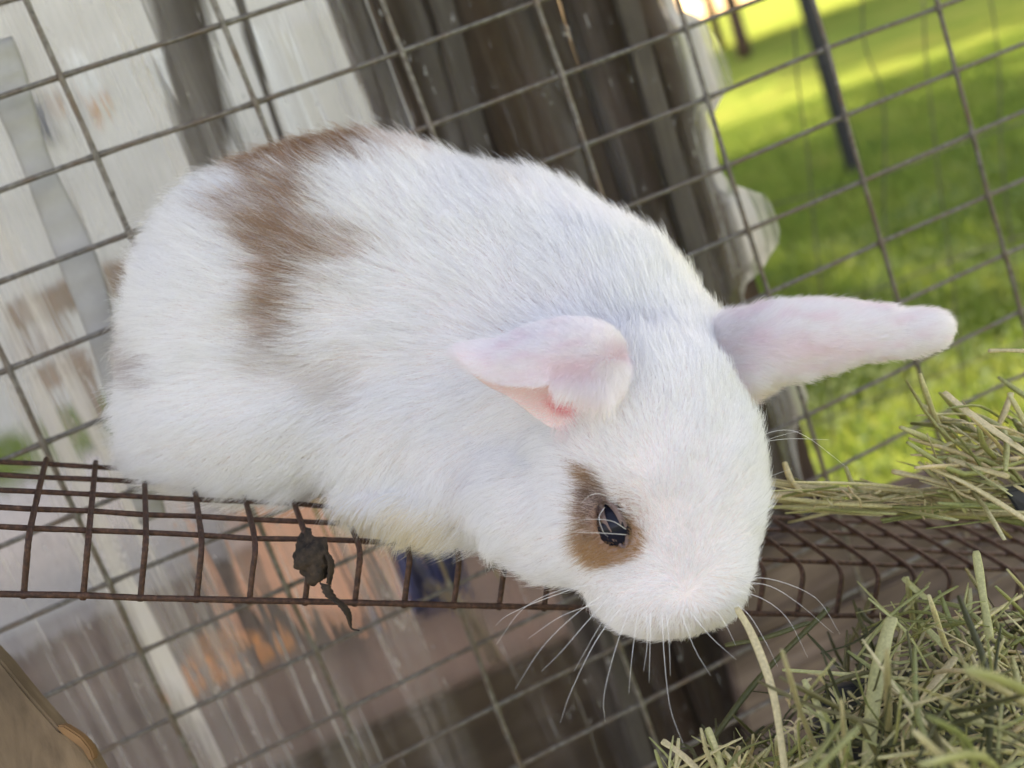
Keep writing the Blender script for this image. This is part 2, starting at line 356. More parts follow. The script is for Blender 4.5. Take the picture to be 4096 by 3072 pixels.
# ------------------------------------------------------------------ dirty clear plastic sheet
def mk_plastic():
    m, nt, b = mat('dirty_clear_plastic'); nt.nodes.remove(b)
    out = nt.nodes['Material Output']
    v = mapping(nt, (60, 60, 1.6)); st = noise(nt, v, 1.0, 6, .62, .35)
    v2 = mapping(nt, (1, 1, 1)); blot = noise(nt, v2, 7, 4, .6)
    drops = noise(nt, mapping(nt, (150, 150, 60)), 1.0, 2, .5)
    st2 = noise(nt, mapping(nt, (22, 22, .7)), 1.0, 3, .5, .2)
    sfa = ramp(nt, st, [(.36, .05), (.52, .13), (.64, .34), (.8, .7)]); sfb = ramp(nt, st2, [(.38, .3), (.5, 1.0), (.62, 2.8)])
    sfm = N(nt, 'Math', operation='MULTIPLY'); nt.links.new(sfa, sfm.inputs[0]); nt.links.new(sfb, sfm.inputs[1]); sf = sfm.outputs[0]
    df = ramp(nt, drops, [(.67, 0.0), (.74, .28)])
    at = N(nt, 'Attribute'); at.attribute_name = 'milk'
    mul = N(nt, 'Math', operation='MULTIPLY'); nt.links.new(sf, mul.inputs[0]); nt.links.new(at.outputs['Fac'], mul.inputs[1])
    bl = ramp(nt, blot, [(.3, .75), (.7, 1.25)])
    mul2 = N(nt, 'Math', operation='MULTIPLY'); nt.links.new(mul.outputs[0], mul2.inputs[0]); nt.links.new(bl, mul2.inputs[1])
    st3 = ramp(nt, noise(nt, mapping(nt, (170, 170, 1.3)), 1.0, 3, .5, .3), [(.62, 0.0), (.70, .4)])  # narrow white streaks painting glossy highlight lines into the sheet
    mul3 = N(nt, 'Math', operation='MULTIPLY'); nt.links.new(st3, mul3.inputs[0]); nt.links.new(at.outputs['Fac'], mul3.inputs[1])
    ad0 = N(nt, 'Math', operation='ADD'); nt.links.new(mul2.outputs[0], ad0.inputs[0]); nt.links.new(mul3.outputs[0], ad0.inputs[1])
    add = N(nt, 'Math', operation='ADD'); add.use_clamp = True; nt.links.new(ad0.outputs[0], add.inputs[0]); nt.links.new(df, add.inputs[1])
    tp = N(nt, 'BsdfTransparent'); tp.inputs[0].default_value = (.93, .94, .93, 1)
    di = N(nt, 'BsdfDiffuse'); di.inputs[0].default_value = (.80, .79, .78, 1)
    tl = N(nt, 'BsdfTranslucent'); tl.inputs[0].default_value = (.86, .85, .84, 1)
    mk = N(nt, 'MixShader'); mk.inputs[0].default_value = .55; nt.links.new(di.outputs[0], mk.inputs[1]); nt.links.new(tl.outputs[0], mk.inputs[2])
    rfn = N(nt, 'BsdfRefraction'); rfn.inputs['IOR'].default_value = 1.06; rfn.inputs['Roughness'].default_value = .22; rfn.inputs['Color'].default_value = (.97, .96, .95, 1)
    bw = N(nt, 'Bump'); bw.inputs['Strength'].default_value = 1.0; bw.inputs['Distance'].default_value = .012; nt.links.new(noise(nt, mapping(nt, (45, 45, 2.2)), 1.0, 3, .5, .3), bw.inputs['Height']); nt.links.new(bw.outputs[0], rfn.inputs['Normal'])
    m0 = N(nt, 'MixShader'); m0.inputs[0].default_value = .62; nt.links.new(tp.outputs[0], m0.inputs[1]); nt.links.new(rfn.outputs[0], m0.inputs[2])
    m1 = N(nt, 'MixShader'); nt.links.new(add.outputs[0], m1.inputs[0]); nt.links.new(m0.outputs[0], m1.inputs[1]); nt.links.new(mk.outputs[0], m1.inputs[2])
    gl = N(nt, 'BsdfGlossy'); gl.inputs['Roughness'].default_value = .12
    fr = N(nt, 'Fresnel'); fr.inputs[0].default_value = 1.12
    bp_ = N(nt, 'Bump'); bp_.inputs['Strength'].default_value = .5; bp_.inputs['Distance'].default_value = .003
    nt.links.new(st, bp_.inputs['Height']); nt.links.new(bp_.outputs[0], gl.inputs['Normal']); nt.links.new(bp_.outputs[0], fr.inputs['Normal'])
    m2 = N(nt, 'MixShader'); nt.links.new(fr.outputs[0], m2.inputs[0]); nt.links.new(m1.outputs[0], m2.inputs[1]); nt.links.new(gl.outputs[0], m2.inputs[2])
    nt.links.new(m2.outputs[0], out.inputs[0]); return m
PY = .045
edge_pts = [(1452, -80), (1482, 0), (1532, 40), (1576, 120), (1592, 190), (1566, 228), (1570, 330), (1600, 392), (1662, 420), (1690, 468), (1697, 520), (1664, 590), (1640, 650), (1700, 780), (1762, 850), (1750, 940), (1758, 1040), (1800, 1200), (1850, 1400)]
ew = spline([on_y(u, v, PY) for u, v in edge_pts], 140); o_ = np.argsort(ew[:, 2]); ez, ex = ew[o_, 2], ew[o_, 0]
zz = np.linspace(.38, 1.75, 170); nx = 220
V = []; milk = []
for z in zz:
    xr = np.interp(z, ez, ex)
    xs = np.linspace(-.55, 1, nx); xs = -.55 + (xs + .55) / 1.55 * (xr + .55)
    xs = np.linspace(-.55, xr, nx)
    ph = .35 * np.sin(z * 3.1) + .15 * np.sin(z * 9)
    f = .0055 * np.sin(xs * 62 + ph * 2) + .003 * np.sin(xs * 131 + 1 + ph * 5) + .0018 * np.sin(xs * 290 + z * 7) + .004 * np.sin(z * 11 + xs * 9)
    curl = np.exp(-((xr - xs) / .02) ** 2) * .012
    V.append(np.c_[xs, PY + f + curl, np.full(nx, z)])
    mk_ = np.interp(xs, [-.1, .12, .24, .30, .36, .5, .52, .6], [1.2, 1.15, .95, .48, .24, .26, 1.8, 3.0])
    mk_ = mk_ * np.interp(z, [.6, .8, .95], [.6, .85, 1.0]); milk.append(mk_)
V = np.concatenate(V); F = np.array([(j * nx + i, j * nx + i + 1, (j + 1) * nx + i + 1, (j + 1) * nx + i) for j in range(len(zz) - 1) for i in range(nx - 1)])
me = big_mesh('plastic_sheet', V, [F]); at = me.attributes.new('milk', 'FLOAT', 'POINT'); at.data.foreach_set('value', np.concatenate(milk).astype(np.float32))
ps = link('plastic_sheet', me, mk_plastic()); tag(ps, 'dirty clear plastic sheet with vertical folds and torn right edge behind mesh', 'plastic sheet')
# ribbed grey tape band on the sheet
c = spline([on_y(-10, 90, PY - .012), on_y(70, 330, PY - .012), on_y(190, 620, PY - .012), on_y(290, 960, PY - .012), on_y(330, 1120, PY - .012)], 60)
V = []
for i, p in enumerate(c):
    w = .0105 + .0015 * math.sin(i * .3)
    for k in range(9): V.append(p + np.array([(k - 4) / 4 * w, .0007 * math.cos(i * 2.1) - .002 * math.cos((k - 4) / 4 * 1.5), 0]))
F = [(i * 9 + k, i * 9 + k + 1, (i + 1) * 9 + k + 1, (i + 1) * 9 + k) for i in range(59) for k in range(8)]
tp = link('tape_band', mesh('tape_band', V, F), mk_plain('grey_tape', (.34, .33, .32), .5, .12, 40), ps)
s_ = tp.modifiers.new('s', 'SOLIDIFY'); s_.thickness = .001

# ------------------------------------------------------------------ cage wall: welded wires, 2 x 4 inch
W = {(1,1):(244,310),(1,2):(380,620),(1,3):(519,937),(2,1):(892,95),(2,2):(1019,411),(3,2):(1604,206),(3,3):(1721,506),
(4,2):(2145,9),(4,3):(2246,304),(4,4):(2344,582),(5,3):(2739,112),(5,4):(2816,399),(5,5):(2911,666),(5,6):(2985,927),
(6,4):(3303,196),(6,5):(3378,467),(6,6):(3449,727),(6,7):(3520,974),(7,4):(3750,34),(7,5):(3817,291),(7,6):(3888,534),(7,7):(3949,784),(7,8):(4017,1021),
(0,4):(41,1472),(0,5):(168,1773),(0,6):(304,2062),(0,7):(436,2329),(0,8):(565,2614),(0,9):(689,2875),
(1,8):(1145,2356),(1,9):(1265,2606),(1,10):(1365,2847),(2,9):(1809,2352),(2,10):(1897,2585),(2,11):(1982,2829),(3,12):(2565,2818),
(5,7):(3070,1177),(5,9):(3225,1667),(5,10):(3298,1898),(6,8):(3592,1221),(6,9):(3662,1455),(6,10):(3731,1676),(7,9):(4079,1252)}
kn, rs = [], []
for (i, j), (a, b) in W.items():
    p = on_y(a / S, b / S, 0); kn.append((i, j)); rs.append((p[0] - i * .1016, p[2] - (1.25 - j * .0508)))
kn, rs = np.array(kn, float), np.array(rs)
def node(i, j):
    w = np.exp(-(((kn - (i, j)) / (1, 1.4)) ** 2).sum(1) / .5); w2 = w.sum()
    d = (w[:, None] * rs).sum(0) / (w2 + .02)
    return np.array([i * .1016 + d[0], 0, 1.25 - j * .0508 + d[1]])
cw = thing('wire_wall', 'weathered welded wire mesh wall of the cage behind rabbit', 'wire mesh', None, (0, 0, 0))
def rough(P, r):
    n_ = len(P); return r * (1 + rng.normal(0, .035, n_))
def weld(P, segs):
    t = np.linspace(0, segs, len(P)); f = np.abs(t - np.round(t)); return 1 + .28 * np.exp(-(f / .06) ** 2)
for i in range(-2, 10):
    P = spline([node(i, j) + (rng.normal(0, .0003), -.0015, 0) for j in range(-6, 19)], 420)
    tube('wire', P, rough(P, .0018) * weld(P, 24), GALV, cw, 8)
for j in range(-6, 19):
    P = spline([node(i, j) + (0, .0012, rng.normal(0, .0003)) for i in range(-3, 11)], 330)
    tube('wire', P, rough(P, .0017) * weld(P, 13), GALV, cw, 8)

# distant thin fence past the cage, right
ff = thing('thin_fence', 'thin sagging dark wire fence between cage and lawn, right', 'fence')
DW = mk_plain('dark_thin_wire', (.05, .055, .035), .6)
for k, P in enumerate([[(1715, 60), (1725, 190), (1745, 330), (1757, 470), (1775, 640), (1795, 900), (1815, 1100)],
          [(1862, -40), (1868, 95), (1905, 200), (1912, 320), (1910, 450), (1930, 620), (1975, 900), (1990, 1000)],
          [(1995, 0), (2000, 120), (2015, 260), (2030, 400), (2060, 620), (2085, 900)],
          [(2135, -20), (2150, 60), (2160, 180), (2163, 330), (2185, 520), (2205, 700)],
          [(1590, 720), (1850, 640), (2120, 540), (2300, 480)], [(1600, 460), (1900, 380), (2100, 300), (2300, 240)], [(1600, 980), (1900, 860), (2260, 720)]]):
    tube('wire', spline([on_y(u, v, .62) for u, v in P], 40), .0012, DW, ff, 6)

# ------------------------------------------------------------------ cage roof (added unseen above the frame to keep sun off cage and yard)
rf = thing('shade_roof', 'unseen flat boarded roof added over cage and yard to block the sun', 'roof')
for k in range(13):
    box('roof_board', (-2.6 + k * .36, -.55, 2.3 + .022 * (k % 2)), (-2.6 + k * .36 + .39, 2.0 if k > 10 else 5.7, 2.32 + .022 * (k % 2)), WOOD_DARK, rf, .002)

tree(4.1, 10.4, 4.8, 3.0, 'leafy tree behind the plank wall shading the lawn', 3800, 3, (1.7, -.6))
tree(9.6, 7.2, 5.0, 3.0, 'leafy tree to the right of the lawn', 3800, 5, (-1.3, .3))
tree(12.3, 21.1, 6.5, 3.6, 'tall leafy tree at the back of the lawn', 12000, 8)
tree(16.4, 29.6, 6.8, 6.2, 'widest leafy tree at the far end of the lawn', 16000, 9)

# ------------------------------------------------------------------ foreground plywood, bottom left
P = [pt(u, v, z) for u, v, z in ((-30, 1395, 560), (2, 1428, 560), (60, 1500, 562), (128, 1577, 565), (150, 1590, 566), (180, 1612, 566), (196, 1640, 567), (230, 1700, 570), (-30, 1760, 560))]
ap = thing('plywood_piece', 'brown stained plywood edge jutting in at the bottom left corner', 'board')
nrm = d2w([.12, .1, 1])[0]; nrm /= np.linalg.norm(nrm)
prism('board', P, nrm * .012, WOOD_PLY, ap, .0012)
P2 = [pt(u, v, 558.0) for u, v in ((120, 1568), (136, 1566), (158, 1580), (176, 1592), (196, 1618), (203, 1640), (192, 1646), (176, 1618), (150, 1598), (128, 1582))]
prism('torn_edge', P2, nrm * .006, mk_plain('torn_orange_veneer', (.22, .11, .045), .8, .3, 30), ap, .0008)

# ------------------------------------------------------------------ rusty mesh shelf
q = np.array([0.1713, -0.3244, 0.1159]); RS = rodr(q); TS = np.array([-221.8362, 62.4504, 542.833])
def shelf(a, h, b):   # along, down, back (mm) -> world
    return c2w(RS @ np.array([a, h, b]) + TS)[0]
def sag(b):           # the sheet bows a little down towards its front
    return float(np.interp(b, [-20, 0, 25, 50, 76, 130, 210], [4.6, 3.0, 1.2, -.4, -1.1, -2.0, -2.5]))
G = 25.4
sh = thing('mesh_shelf', 'rusty square wire mesh shelf with bent down front lip', 'wire shelf')
BEND, LIP = -13.0, 25.5
def srow(b, i0=-3, i1=26, h=None):
    return spline([shelf(i * G + rng.normal(0, .2), (sag(b) if h is None else h) + 1.3 + rng.normal(0, .25), b + rng.normal(0, .3)) for i in range(i0, i1)], 150)
for j in range(0, 5):
    P = srow(j * G); tube('wire', P, rough(P, .0014), RUST, sh, 8)
P = spline([shelf(i * G, 4.6 + LIP + rng.normal(0, .2), BEND - 4.2) for i in range(-3, 26)], 150)
tube('wire', P, rough(P, .0016), RUST, sh, 8)
for i in range(-3, 26):
    a = i * G; jit = rng.normal(0, .5)
    ctl = [shelf(a, sag(b) - .9, b) for b in (103, 90, 76, 63, 50, 38, 25, 8)] + [shelf(a + jit * .3, 2.8, -5), shelf(a + jit * .5, 4.6, -11), shelf(a + jit * .6, 8.5, BEND - 1.7), shelf(a + jit, 16, BEND - 2.4), shelf(a + jit, 4.6 + LIP - 6, BEND - 2.7), shelf(a + jit, 4.6 + LIP + 2.2, BEND - 2.9)]
    P = spline(ctl, 90); r = rough(P, .0015); r[:3] *= 1.0
    tube('wire', P, r, RUST, sh, 8)

# ------------------------------------------------------------------ dried leaf caught on the lip
LEAF = mk_plain('dark_dried_leaf', (.036, .022, .013), .85, .8, 220, .002)
dl = thing('dried_leaf', 'curled dark dried leaf caught on the shelf lip', 'leaf')
import bmesh
bm = bmesh.new(); bmesh.ops.create_icosphere(bm, subdivisions=4, radius=1.0)
cen = pt(678, 1205, 566)
from mathutils import noise as mn
for vtx in bm.verts:
    p = vtx.co.copy(); n_ = mn.noise(p * 1.7) * .35 + mn.noise(p * 5) * .2 + mn.noise(p * 13) * .10
    p = p * (1 + n_); c3 = np.array([p.x * 8.6, p.y * 10.5 + p.x * 1.5, p.z * 5.5 + p.y * -1.0])
    vtx.co = Vector(cen + d2w(c3)[0] / 1000)
me = bpy.data.meshes.new('curl'); bm.to_mesh(me); bm.free(); link('curl', me, LEAF, dl)
def ribbon(name, ctl, wid, m, parent, tw=0., z=None):
    c = spline(ctl, 40); V = []
    for i, p in enumerate(c):
        t = i / 39; w = np.interp(t, np.linspace(0, 1, len(wid)), wid) / 1000; a = tw * t + .4
        sdir = d2w([math.cos(a), .35, math.sin(a)])[0]
        for k in (-1, -.3, .3, 1): V.append(p + sdir * w * k * (1 + .2 * math.sin(i * 2.3)) + d2w([0, 0, (abs(k) * .5) * w * 1000])[0] / 1000)
    F = [(i * 4 + k, i * 4 + k + 1, i * 4 + 5 + k, i * 4 + 4 + k) for i in range(39) for k in range(3)]
    o = link(name, mesh(name, V, F), m, parent); s = o.modifiers.new('s', 'SOLIDIFY'); s.thickness = .0008; return o
ribbon('tip', [pt(700, 1262, 562), pt(712, 1290, 561), pt(738, 1312, 561), pt(750, 1332, 561), pt(757, 1358, 561), pt(776, 1364, 561)], [2.2, 3.2, 3.6, 3.0, .8, .25], LEAF, dl, 1.4)
ribbon('stalk', [pt(664, 1142, 572), pt(668, 1165, 568), pt(690, 1185, 564), pt(712, 1215, 563), pt(708, 1262, 563)], [1.2, 1.8, 2.6, 2.4, 2.0], LEAF, dl, .9)

# ------------------------------------------------------------------ the rabbit
K = S / FPX
rab = thing('rabbit', 'white and brown rabbit crouching on the rusty mesh shelf', 'rabbit', None, tuple(pt(700, 1040, 630)))
RI = Matrix.Translation(-rab.location)
def child(o):
    o.parent = rab; o.matrix_parent_inverse = RI; return o
bl = [  # u, v, z, rx, ry, rz (mm), roll deg
 (556, 690, 655, 66, 81, 58, 8), (448, 800, 655, 36, 52, 46, 0), (830, 672, 652, 88, 88, 61, 0), (720, 560, 655, 76, 60, 56, -10),
 (1070, 745, 640, 84, 92, 56, 10), (1190, 712, 632, 54, 62, 48, 20), (1335, 755, 605, 40, 48, 42, 25), (1422, 800, 585, 34, 36, 38, 20),
 (1100, 930, 612, 44, 46, 40, 0), (900, 930, 630, 60, 40, 44, 0), (560, 900, 635, 62, 36, 40, -4), (372, 900, 648, 19, 26, 30, 0),
 (1250, 880, 580, 42, 42, 36, 20), (1290, 660, 615, 42, 40, 40, 25), (1050, 1040, 600, 34, 26, 30, 10), (1190, 1110, 560, 34, 28, 30, 35),
 (1408, 930, 548, 39, 45, 40, 10), (1360, 1000, 540, 38, 40, 36, 10), (1470, 1060, 540, 33, 40, 35, 0), (1462, 1188, 537, 28, 33, 30, 0),
 (1285, 1130, 538, 27, 25, 27, 40), (1375, 1265, 536, 19, 19, 24, 30), (1486, 1282, 534, 19, 12, 22, -12), (1528, 1195, 540, 13, 25, 24, 0), (1540, 1010, 548, 15, 32, 28, 0),
 (835, 1092, 610, 20, 10, 20, 8), (925, 1112, 600, 17, 9, 18, 5), (480, 1000, 640, 48, 10, 22, 5),
]
import openvdb
vs = 2.2
lo = np.array([-225., -190., 470.]); hi = np.array([150., 125., 740.]); dims = ((hi - lo) / vs).astype(int)
gx_, gy_, gz_ = [lo[k] + vs * np.arange(dims[k]) for k in range(3)]
X, Y, Z = np.meshgrid(gx_, gy_, gz_, indexing='ij')
acc = None; kk = 15.0
for (u, v, z, rx, ry, rz, ro) in bl:
    cx_, cy_ = (u * S - 2048) * z / FPX, (v * S - 1536) * z / FPX; a = math.radians(ro)
    dx, dy, dz = X - cx_, Y - cy_, Z - z
    qx, qy = dx * math.cos(a) + dy * math.sin(a), -dx * math.sin(a) + dy * math.cos(a)
    k0 = np.sqrt((qx / rx) ** 2 + (qy / ry) ** 2 + (dz / rz) ** 2) + 1e-6
    k1 = np.sqrt((qx / rx ** 2) ** 2 + (qy / ry ** 2) ** 2 + (dz / rz ** 2) ** 2) + 1e-9
    d = (k0 * (k0 - 1) / k1).astype(np.float32)
    if acc is None: acc = d
    else:
        h = np.clip(.5 + .5 * (acc - d) / kk, 0, 1); acc = acc * (1 - h) + d * h - kk * h * (1 - h)
# eye socket: a shallow hollow
def camp(u, v, z): return np.array([(u * S - 2048) * z / FPX, (v * S - 1536) * z / FPX, z])
def surf_z(u, v):
    """first depth where the ray through a pixel meets the body"""
    for z in np.arange(475, 735, .5):
        i = ((camp(u, v, z) - lo) / vs).round().astype(int)
        if (i < 0).any() or (i >= dims).any(): continue
        if acc[tuple(i)] < 0: return z
    return 600.
ez_ = surf_z(1325, 1130)
th_ = np.linspace(0, 2 * math.pi, 49)[:-1]; ctr = np.array([1326., 1131.]); axl = np.array([.42, .907]); axs = np.array([.907, -.42])
ringp = [[ctr + axl * 47 * gl_ * math.cos(t_) + axs * 12.0 * gs_ * math.copysign(abs(math.sin(t_)) ** 1.3, math.sin(t_)) for t_ in th_] for gl_, gs_ in ((1, 1), (1.05, 1.15), (1.12, 1.45), (1.2, 1.85), (1.3, 2.3))]
ringz = [[surf_z(*p_) for p_ in rr_] for rr_ in ringp]
r_e = 11.0; ec = camp(1326, 1131, ez_ + 9.0)
ctr3 = camp(1326, 1131, ez_ + 1.5); al3, as3 = np.array([axl[0], axl[1], 0]), np.array([axs[0], axs[1], 0])
ql, qs, qz = [(X - ctr3[0]) * a_[0] + (Y - ctr3[1]) * a_[1] for a_ in (al3, as3)] + [Z - ctr3[2]]
kq = np.sqrt((ql / 11.5) ** 2 + (qs / 6.2) ** 2 + (qz / 9) ** 2); acc = np.maximum(acc, -((kq - 1) * 6.2).astype(np.float32))
del ql, qs, qz, kq
acc[acc > 20] = 20; acc[acc < -20] = -20
g = openvdb.FloatGrid(background=20.0); g.copyFromArray(acc); g.gridClass = openvdb.GridClass.LEVEL_SET
vp, _tr, qd = g.convertToPolygons(isovalue=0.0); vp = lo + np.asarray(vp, float) * vs; qd = np.asarray(qd, int)
# light smoothing of the body surface
def smooth(vp, qd, it):
    e = np.concatenate([qd[:, [0, 1]], qd[:, [1, 2]], qd[:, [2, 3]], qd[:, [3, 0]]]); e = np.concatenate([e, e[:, ::-1]])
    for _ in range(it):
        s = np.zeros_like(vp); c = np.zeros(len(vp)); np.add.at(s, e[:, 0], vp[e[:, 1]]); np.add.at(c, e[:, 0], 1)
        vp = vp + .5 * (s / np.maximum(c, 1)[:, None] - vp)
    return vp
vp = smooth(vp, qd, 4)
# ears: shells swept along an axis; columns = u,v,z, up-width, down-width, depth (mm), twist
def ear(rows, nk=17, th=1.3, n=40):
    rows = np.array(rows, float); R = spline(rows, n); V = []
    for r in R:
        u, v, z, wu, wn, dp, ax_, ay_ = r
        c = camp(u, v, z); up = np.array([ax_, ay_, 0.]); up /= np.linalg.norm(up)
        prof = []
        for k in range(nk):       # from the upper back over to the near rim / far rim
            a = math.pi * (k / (nk - 1)); w = math.cos(a)
            prof.append(c + up * (w * (wu if w > 0 else wn)) + np.array([0, 0, -1.]) * dp * math.sin(a))
        inner = [p + (c + np.array([0, 0, 3.]) - p) / (np.linalg.norm(c + np.array([0, 0, 3.]) - p) + 1e-6) * th * (.3 + .7 * math.sin(math.pi * k / (nk - 1))) for k, p in enumerate(prof)]
        V += prof + inner[::-1]
    m_ = 2 * nk
    F = [(i * m_ + k, i * m_ + (k + 1) % m_, (i + 1) * m_ + (k + 1) % m_, (i + 1) * m_ + k) for i in range(n - 1) for k in range(m_)]
    return np.array(V), np.array(F)
# right ear, its back to the camera
earR, fR = ear([(1535, 800, 566, 21, 13, 12, 0, -1), (1600, 775, 560, 21, 15, 15, 0, -1), (1670, 752, 557, 19, 14.5, 15, .05, -1), (1755, 733, 558, 17.5, 14.5, 13, .05, -1), (1850, 722, 561, 13.5, 13, 10, .04, -1),
                (1940, 717, 564, 10, 10.5, 8, 0, -1), (2005, 713, 566, 8.5, 9, 7, 0, -1), (2036, 713, 567, 6, 6.5, 5, 0, -1), (2050, 712, 567, .6, .6, .6, 0, -1)])
# left ear, laid back and opening downwards: far wall first, then the near flap folded over it
def ear_fold(sec, n=44, nk=21, th=1.2):
    """each section: tip-to-base list of far-rim, crest and near-rim points (u, v, z)"""
    sec = np.array(sec, float).reshape(len(sec), 9); sec[:, 2::3] -= 8; R = spline(sec, n); V = []
    for r in R:
        f, c, nr = camp(*r[:3]), camp(*r[3:6]), camp(*r[6:9])
        m1 = (f + c) / 2 + (0, 0, 3); bulge = np.linalg.norm(c - nr) * .22
        m2 = (c + nr) / 2 + np.array([0, -.3, -1]) * bulge
        P = spline([f, m1 * .6 + (f + c) / 2 * .4, c, m2, nr], nk); cc = P.mean(0) + (0, 3, 3)
        inn = [p + (cc - p) / (np.linalg.norm(cc - p) + 1e-6) * th * (.25 + .75 * math.sin(math.pi * k / (nk - 1))) for k, p in enumerate(P)]
        V += list(P) + inn[::-1]
    m_ = 2 * nk
    F = [(i * m_ + k, i * m_ + (k + 1) % m_, (i + 1) * m_ + (k + 1) % m_, (i + 1) * m_ + k) for i in range(n - 1) for k in range(m_)]
    return np.array(V), np.array(F)
earL, fL = ear_fold([
 (978, 768, 520, 975, 762, 518, 977, 767, 516),
 (1000, 792, 522, 995, 748, 519, 1002, 790, 512),
 (1050, 832, 524, 1050, 741, 522, 1052, 818, 507),
 (1100, 858, 525, 1100, 730, 523, 1100, 834, 502),
 (1150, 897, 526, 1155, 712, 523, 1148, 834, 499),
 (1195, 926, 526, 1215, 702, 523, 1200, 830, 497),
 (1240, 932, 525, 1268, 704, 523, 1252, 846, 497),
 (1285, 908, 524, 1314, 724, 523, 1294, 858, 499),
 (1318, 880, 527, 1340, 756, 525, 1326, 840, 506), (1334, 856, 536, 1350, 790, 534, 1344, 822, 520), (1346, 838, 550, 1354, 810, 548, 1350, 824, 542)])
nb = len(vp); 
allV = np.vstack([vp, earR, earL]); fR2, fL2 = fR + nb, fL + nb + len(earR)
Wv = c2w(allV)
me = big_mesh('body', Wv, [qd, fR2, fL2])
bm = bmesh.new(); bm.from_mesh(me); bmesh.ops.recalc_face_normals(bm, faces=bm.faces); bm.to_mesh(me); bm.free()
UV, ZD = uv_of(Wv)
def gdist(P, c, s): return np.exp(-(((P - np.asarray(c)) / np.asarray(s)) ** 2).sum(1))
isR = np.zeros(len(Wv), bool); isR[nb:nb + len(earR)] = True
isL = np.zeros(len(Wv), bool); isL[nb + len(earR):] = True
skin = np.tile([.80, .70, .68], (len(Wv), 1))
def lay(base, colr, w): return base * (1 - w[:, None]) + np.array(colr) * w[:, None]
ear_m = (isR | isL).astype(float); skin = lay(skin, (.90, .74, .76), ear_m * .8)
skin = lay(skin, (.84, .58, .60), isR * np.clip(gdist(UV, (1740, 755), (110, 26)) * .9, 0, 1))
nkL = 21; idxL = np.arange(len(earL)) % (2 * nkL); innerL = np.zeros(len(Wv), bool); innerL[nb + len(earR):] = idxL >= nkL
skin = lay(skin, (.86, .56, .56), isL * np.clip(gdist(UV, (1195, 858), (60, 28)) * 1.0, 0, 1))
skin = lay(skin, (.88, .56, .57), innerL * .6)
skin = lay(skin, (.78, .07, .11), isL * np.clip(gdist(UV, (1216, 874), (30, 17)) * 1.5, 0, .95))
skin = lay(skin, (.80, .52, .36), isR * np.clip(gdist(UV, (1625, 830), (30, 18)), 0, .9))
skin = lay(skin, (.30, .17, .12), (~(isR | isL)) * np.clip(gdist(UV, (1322, 1135), (60, 75)) * 1.6, 0, 1) * (ZD < 560))
ca = me.color_attributes.new('col', 'FLOAT_COLOR', 'POINT'); ca.data.foreach_set('color', np.c_[skin, np.ones(len(skin))].astype(np.float32).ravel())
m, nt, b = mat('rabbit_skin'); a_ = N(nt, 'Attribute'); a_.attribute_name = 'col'; nt.links.new(a_.outputs['Color'], b.inputs['Base Color'])
b.inputs['Roughness'].default_value = .7; b.inputs['Subsurface Weight'].default_value = .25; b.inputs['Subsurface Radius'].default_value = (1, .4, .3); b.inputs['Subsurface Scale'].default_value = .003
body = child(link('body', me, m))

# ---- fur
FLOW = np.array([  # u, v, du, dv, length mm
 (300,560,-.9,-.35,13),(270,800,-1,.1,14),(300,950,-.9,.4,13),(430,420,-.8,-.5,14),(560,360,-.7,-.6,13),(700,310,-.6,-.7,13),(850,300,-.55,-.75,13),(1000,330,-.45,-.85,12),(1200,400,-.35,-.9,11),(1350,480,-.2,-1,10),(1450,600,-.05,-1,10),(1520,670,.05,-1,9),
 (450,600,-1,-.25,15),(600,550,-.9,-.4,16),(750,480,-.85,-.5,16),(950,480,-.75,-.6,14),(1150,560,-.6,-.7,12),(1320,640,-.4,-.8,10),
 (450,780,-1,.05,16),(650,720,-1,-.05,17),(850,680,-.95,-.2,16),(1050,660,-.8,-.45,13),(1250,640,-.5,-.7,10),(400,900,-.95,.3,15),(600,880,-.9,.35,17),(800,850,-.85,.45,17),(1000,840,-.85,.4,15),
 (350,980,-.8,.5,12),(500,1010,-.7,.6,12),(700,1020,-.6,.75,15),(850,1050,-.4,.9,13),(1000,1000,-.55,.75,14),(1050,1100,-.4,.8,14),(1130,980,-.8,.4,11),
 (1100,900,-.85,.3,11),(1200,1000,-.9,.0,9),(1150,1100,-.8,.5,10),(1200,1200,-.75,.6,9),(1280,1290,-.6,.75,6),
 (1430,780,-.1,-1,8),(1550,760,.1,-1,8),(1400,900,-.15,-1,7),(1550,900,.1,-1,6.5),(1620,950,.5,-.85,7.5),(1300,950,-.45,-.85,7),(1250,1050,-.95,-.25,7),(1240,1180,-1,.15,7),
 (1450,1050,-.05,-1,5.5),(1580,1060,.35,-.9,6),(1640,1080,.8,-.4,7.5),(1400,1150,-.3,-.9,5),(1500,1180,.05,-1,5),(1600,1190,.8,-.3,5),(1350,1230,-.9,-.1,5),(1320,1300,-.7,.6,5),
 (1400,1340,-.3,.9,4.5),(1490,1340,.1,1,4.5),(1570,1300,.6,.7,4.5),(1430,1270,-.9,.1,4.5),(1540,1270,.9,.1,4.5),(1490,1235,0,-1,4.5),(1340,1090,-.8,-.3,3.5),(1340,1180,-.9,.3,4)], float)
me.calc_loop_triangles()
ntri = len(me.loop_triangles); tv = np.empty(ntri * 3, np.int32); me.loop_triangles.foreach_get('vertices', tv); tv = tv.reshape(-1, 3)
vn = np.empty(len(me.vertices) * 3, np.float32)
me.vertices.foreach_get('normal', vn); vn = vn.reshape(-1, 3).astype(float)
A, B, C = Wv[tv[:, 0]], Wv[tv[:, 1]], Wv[tv[:, 2]]; ar = np.linalg.norm(np.cross(B - A, C - A), axis=1) / 2
tuv, tz = uv_of((A + B + C) / 3); tn = vn[tv].mean(1)
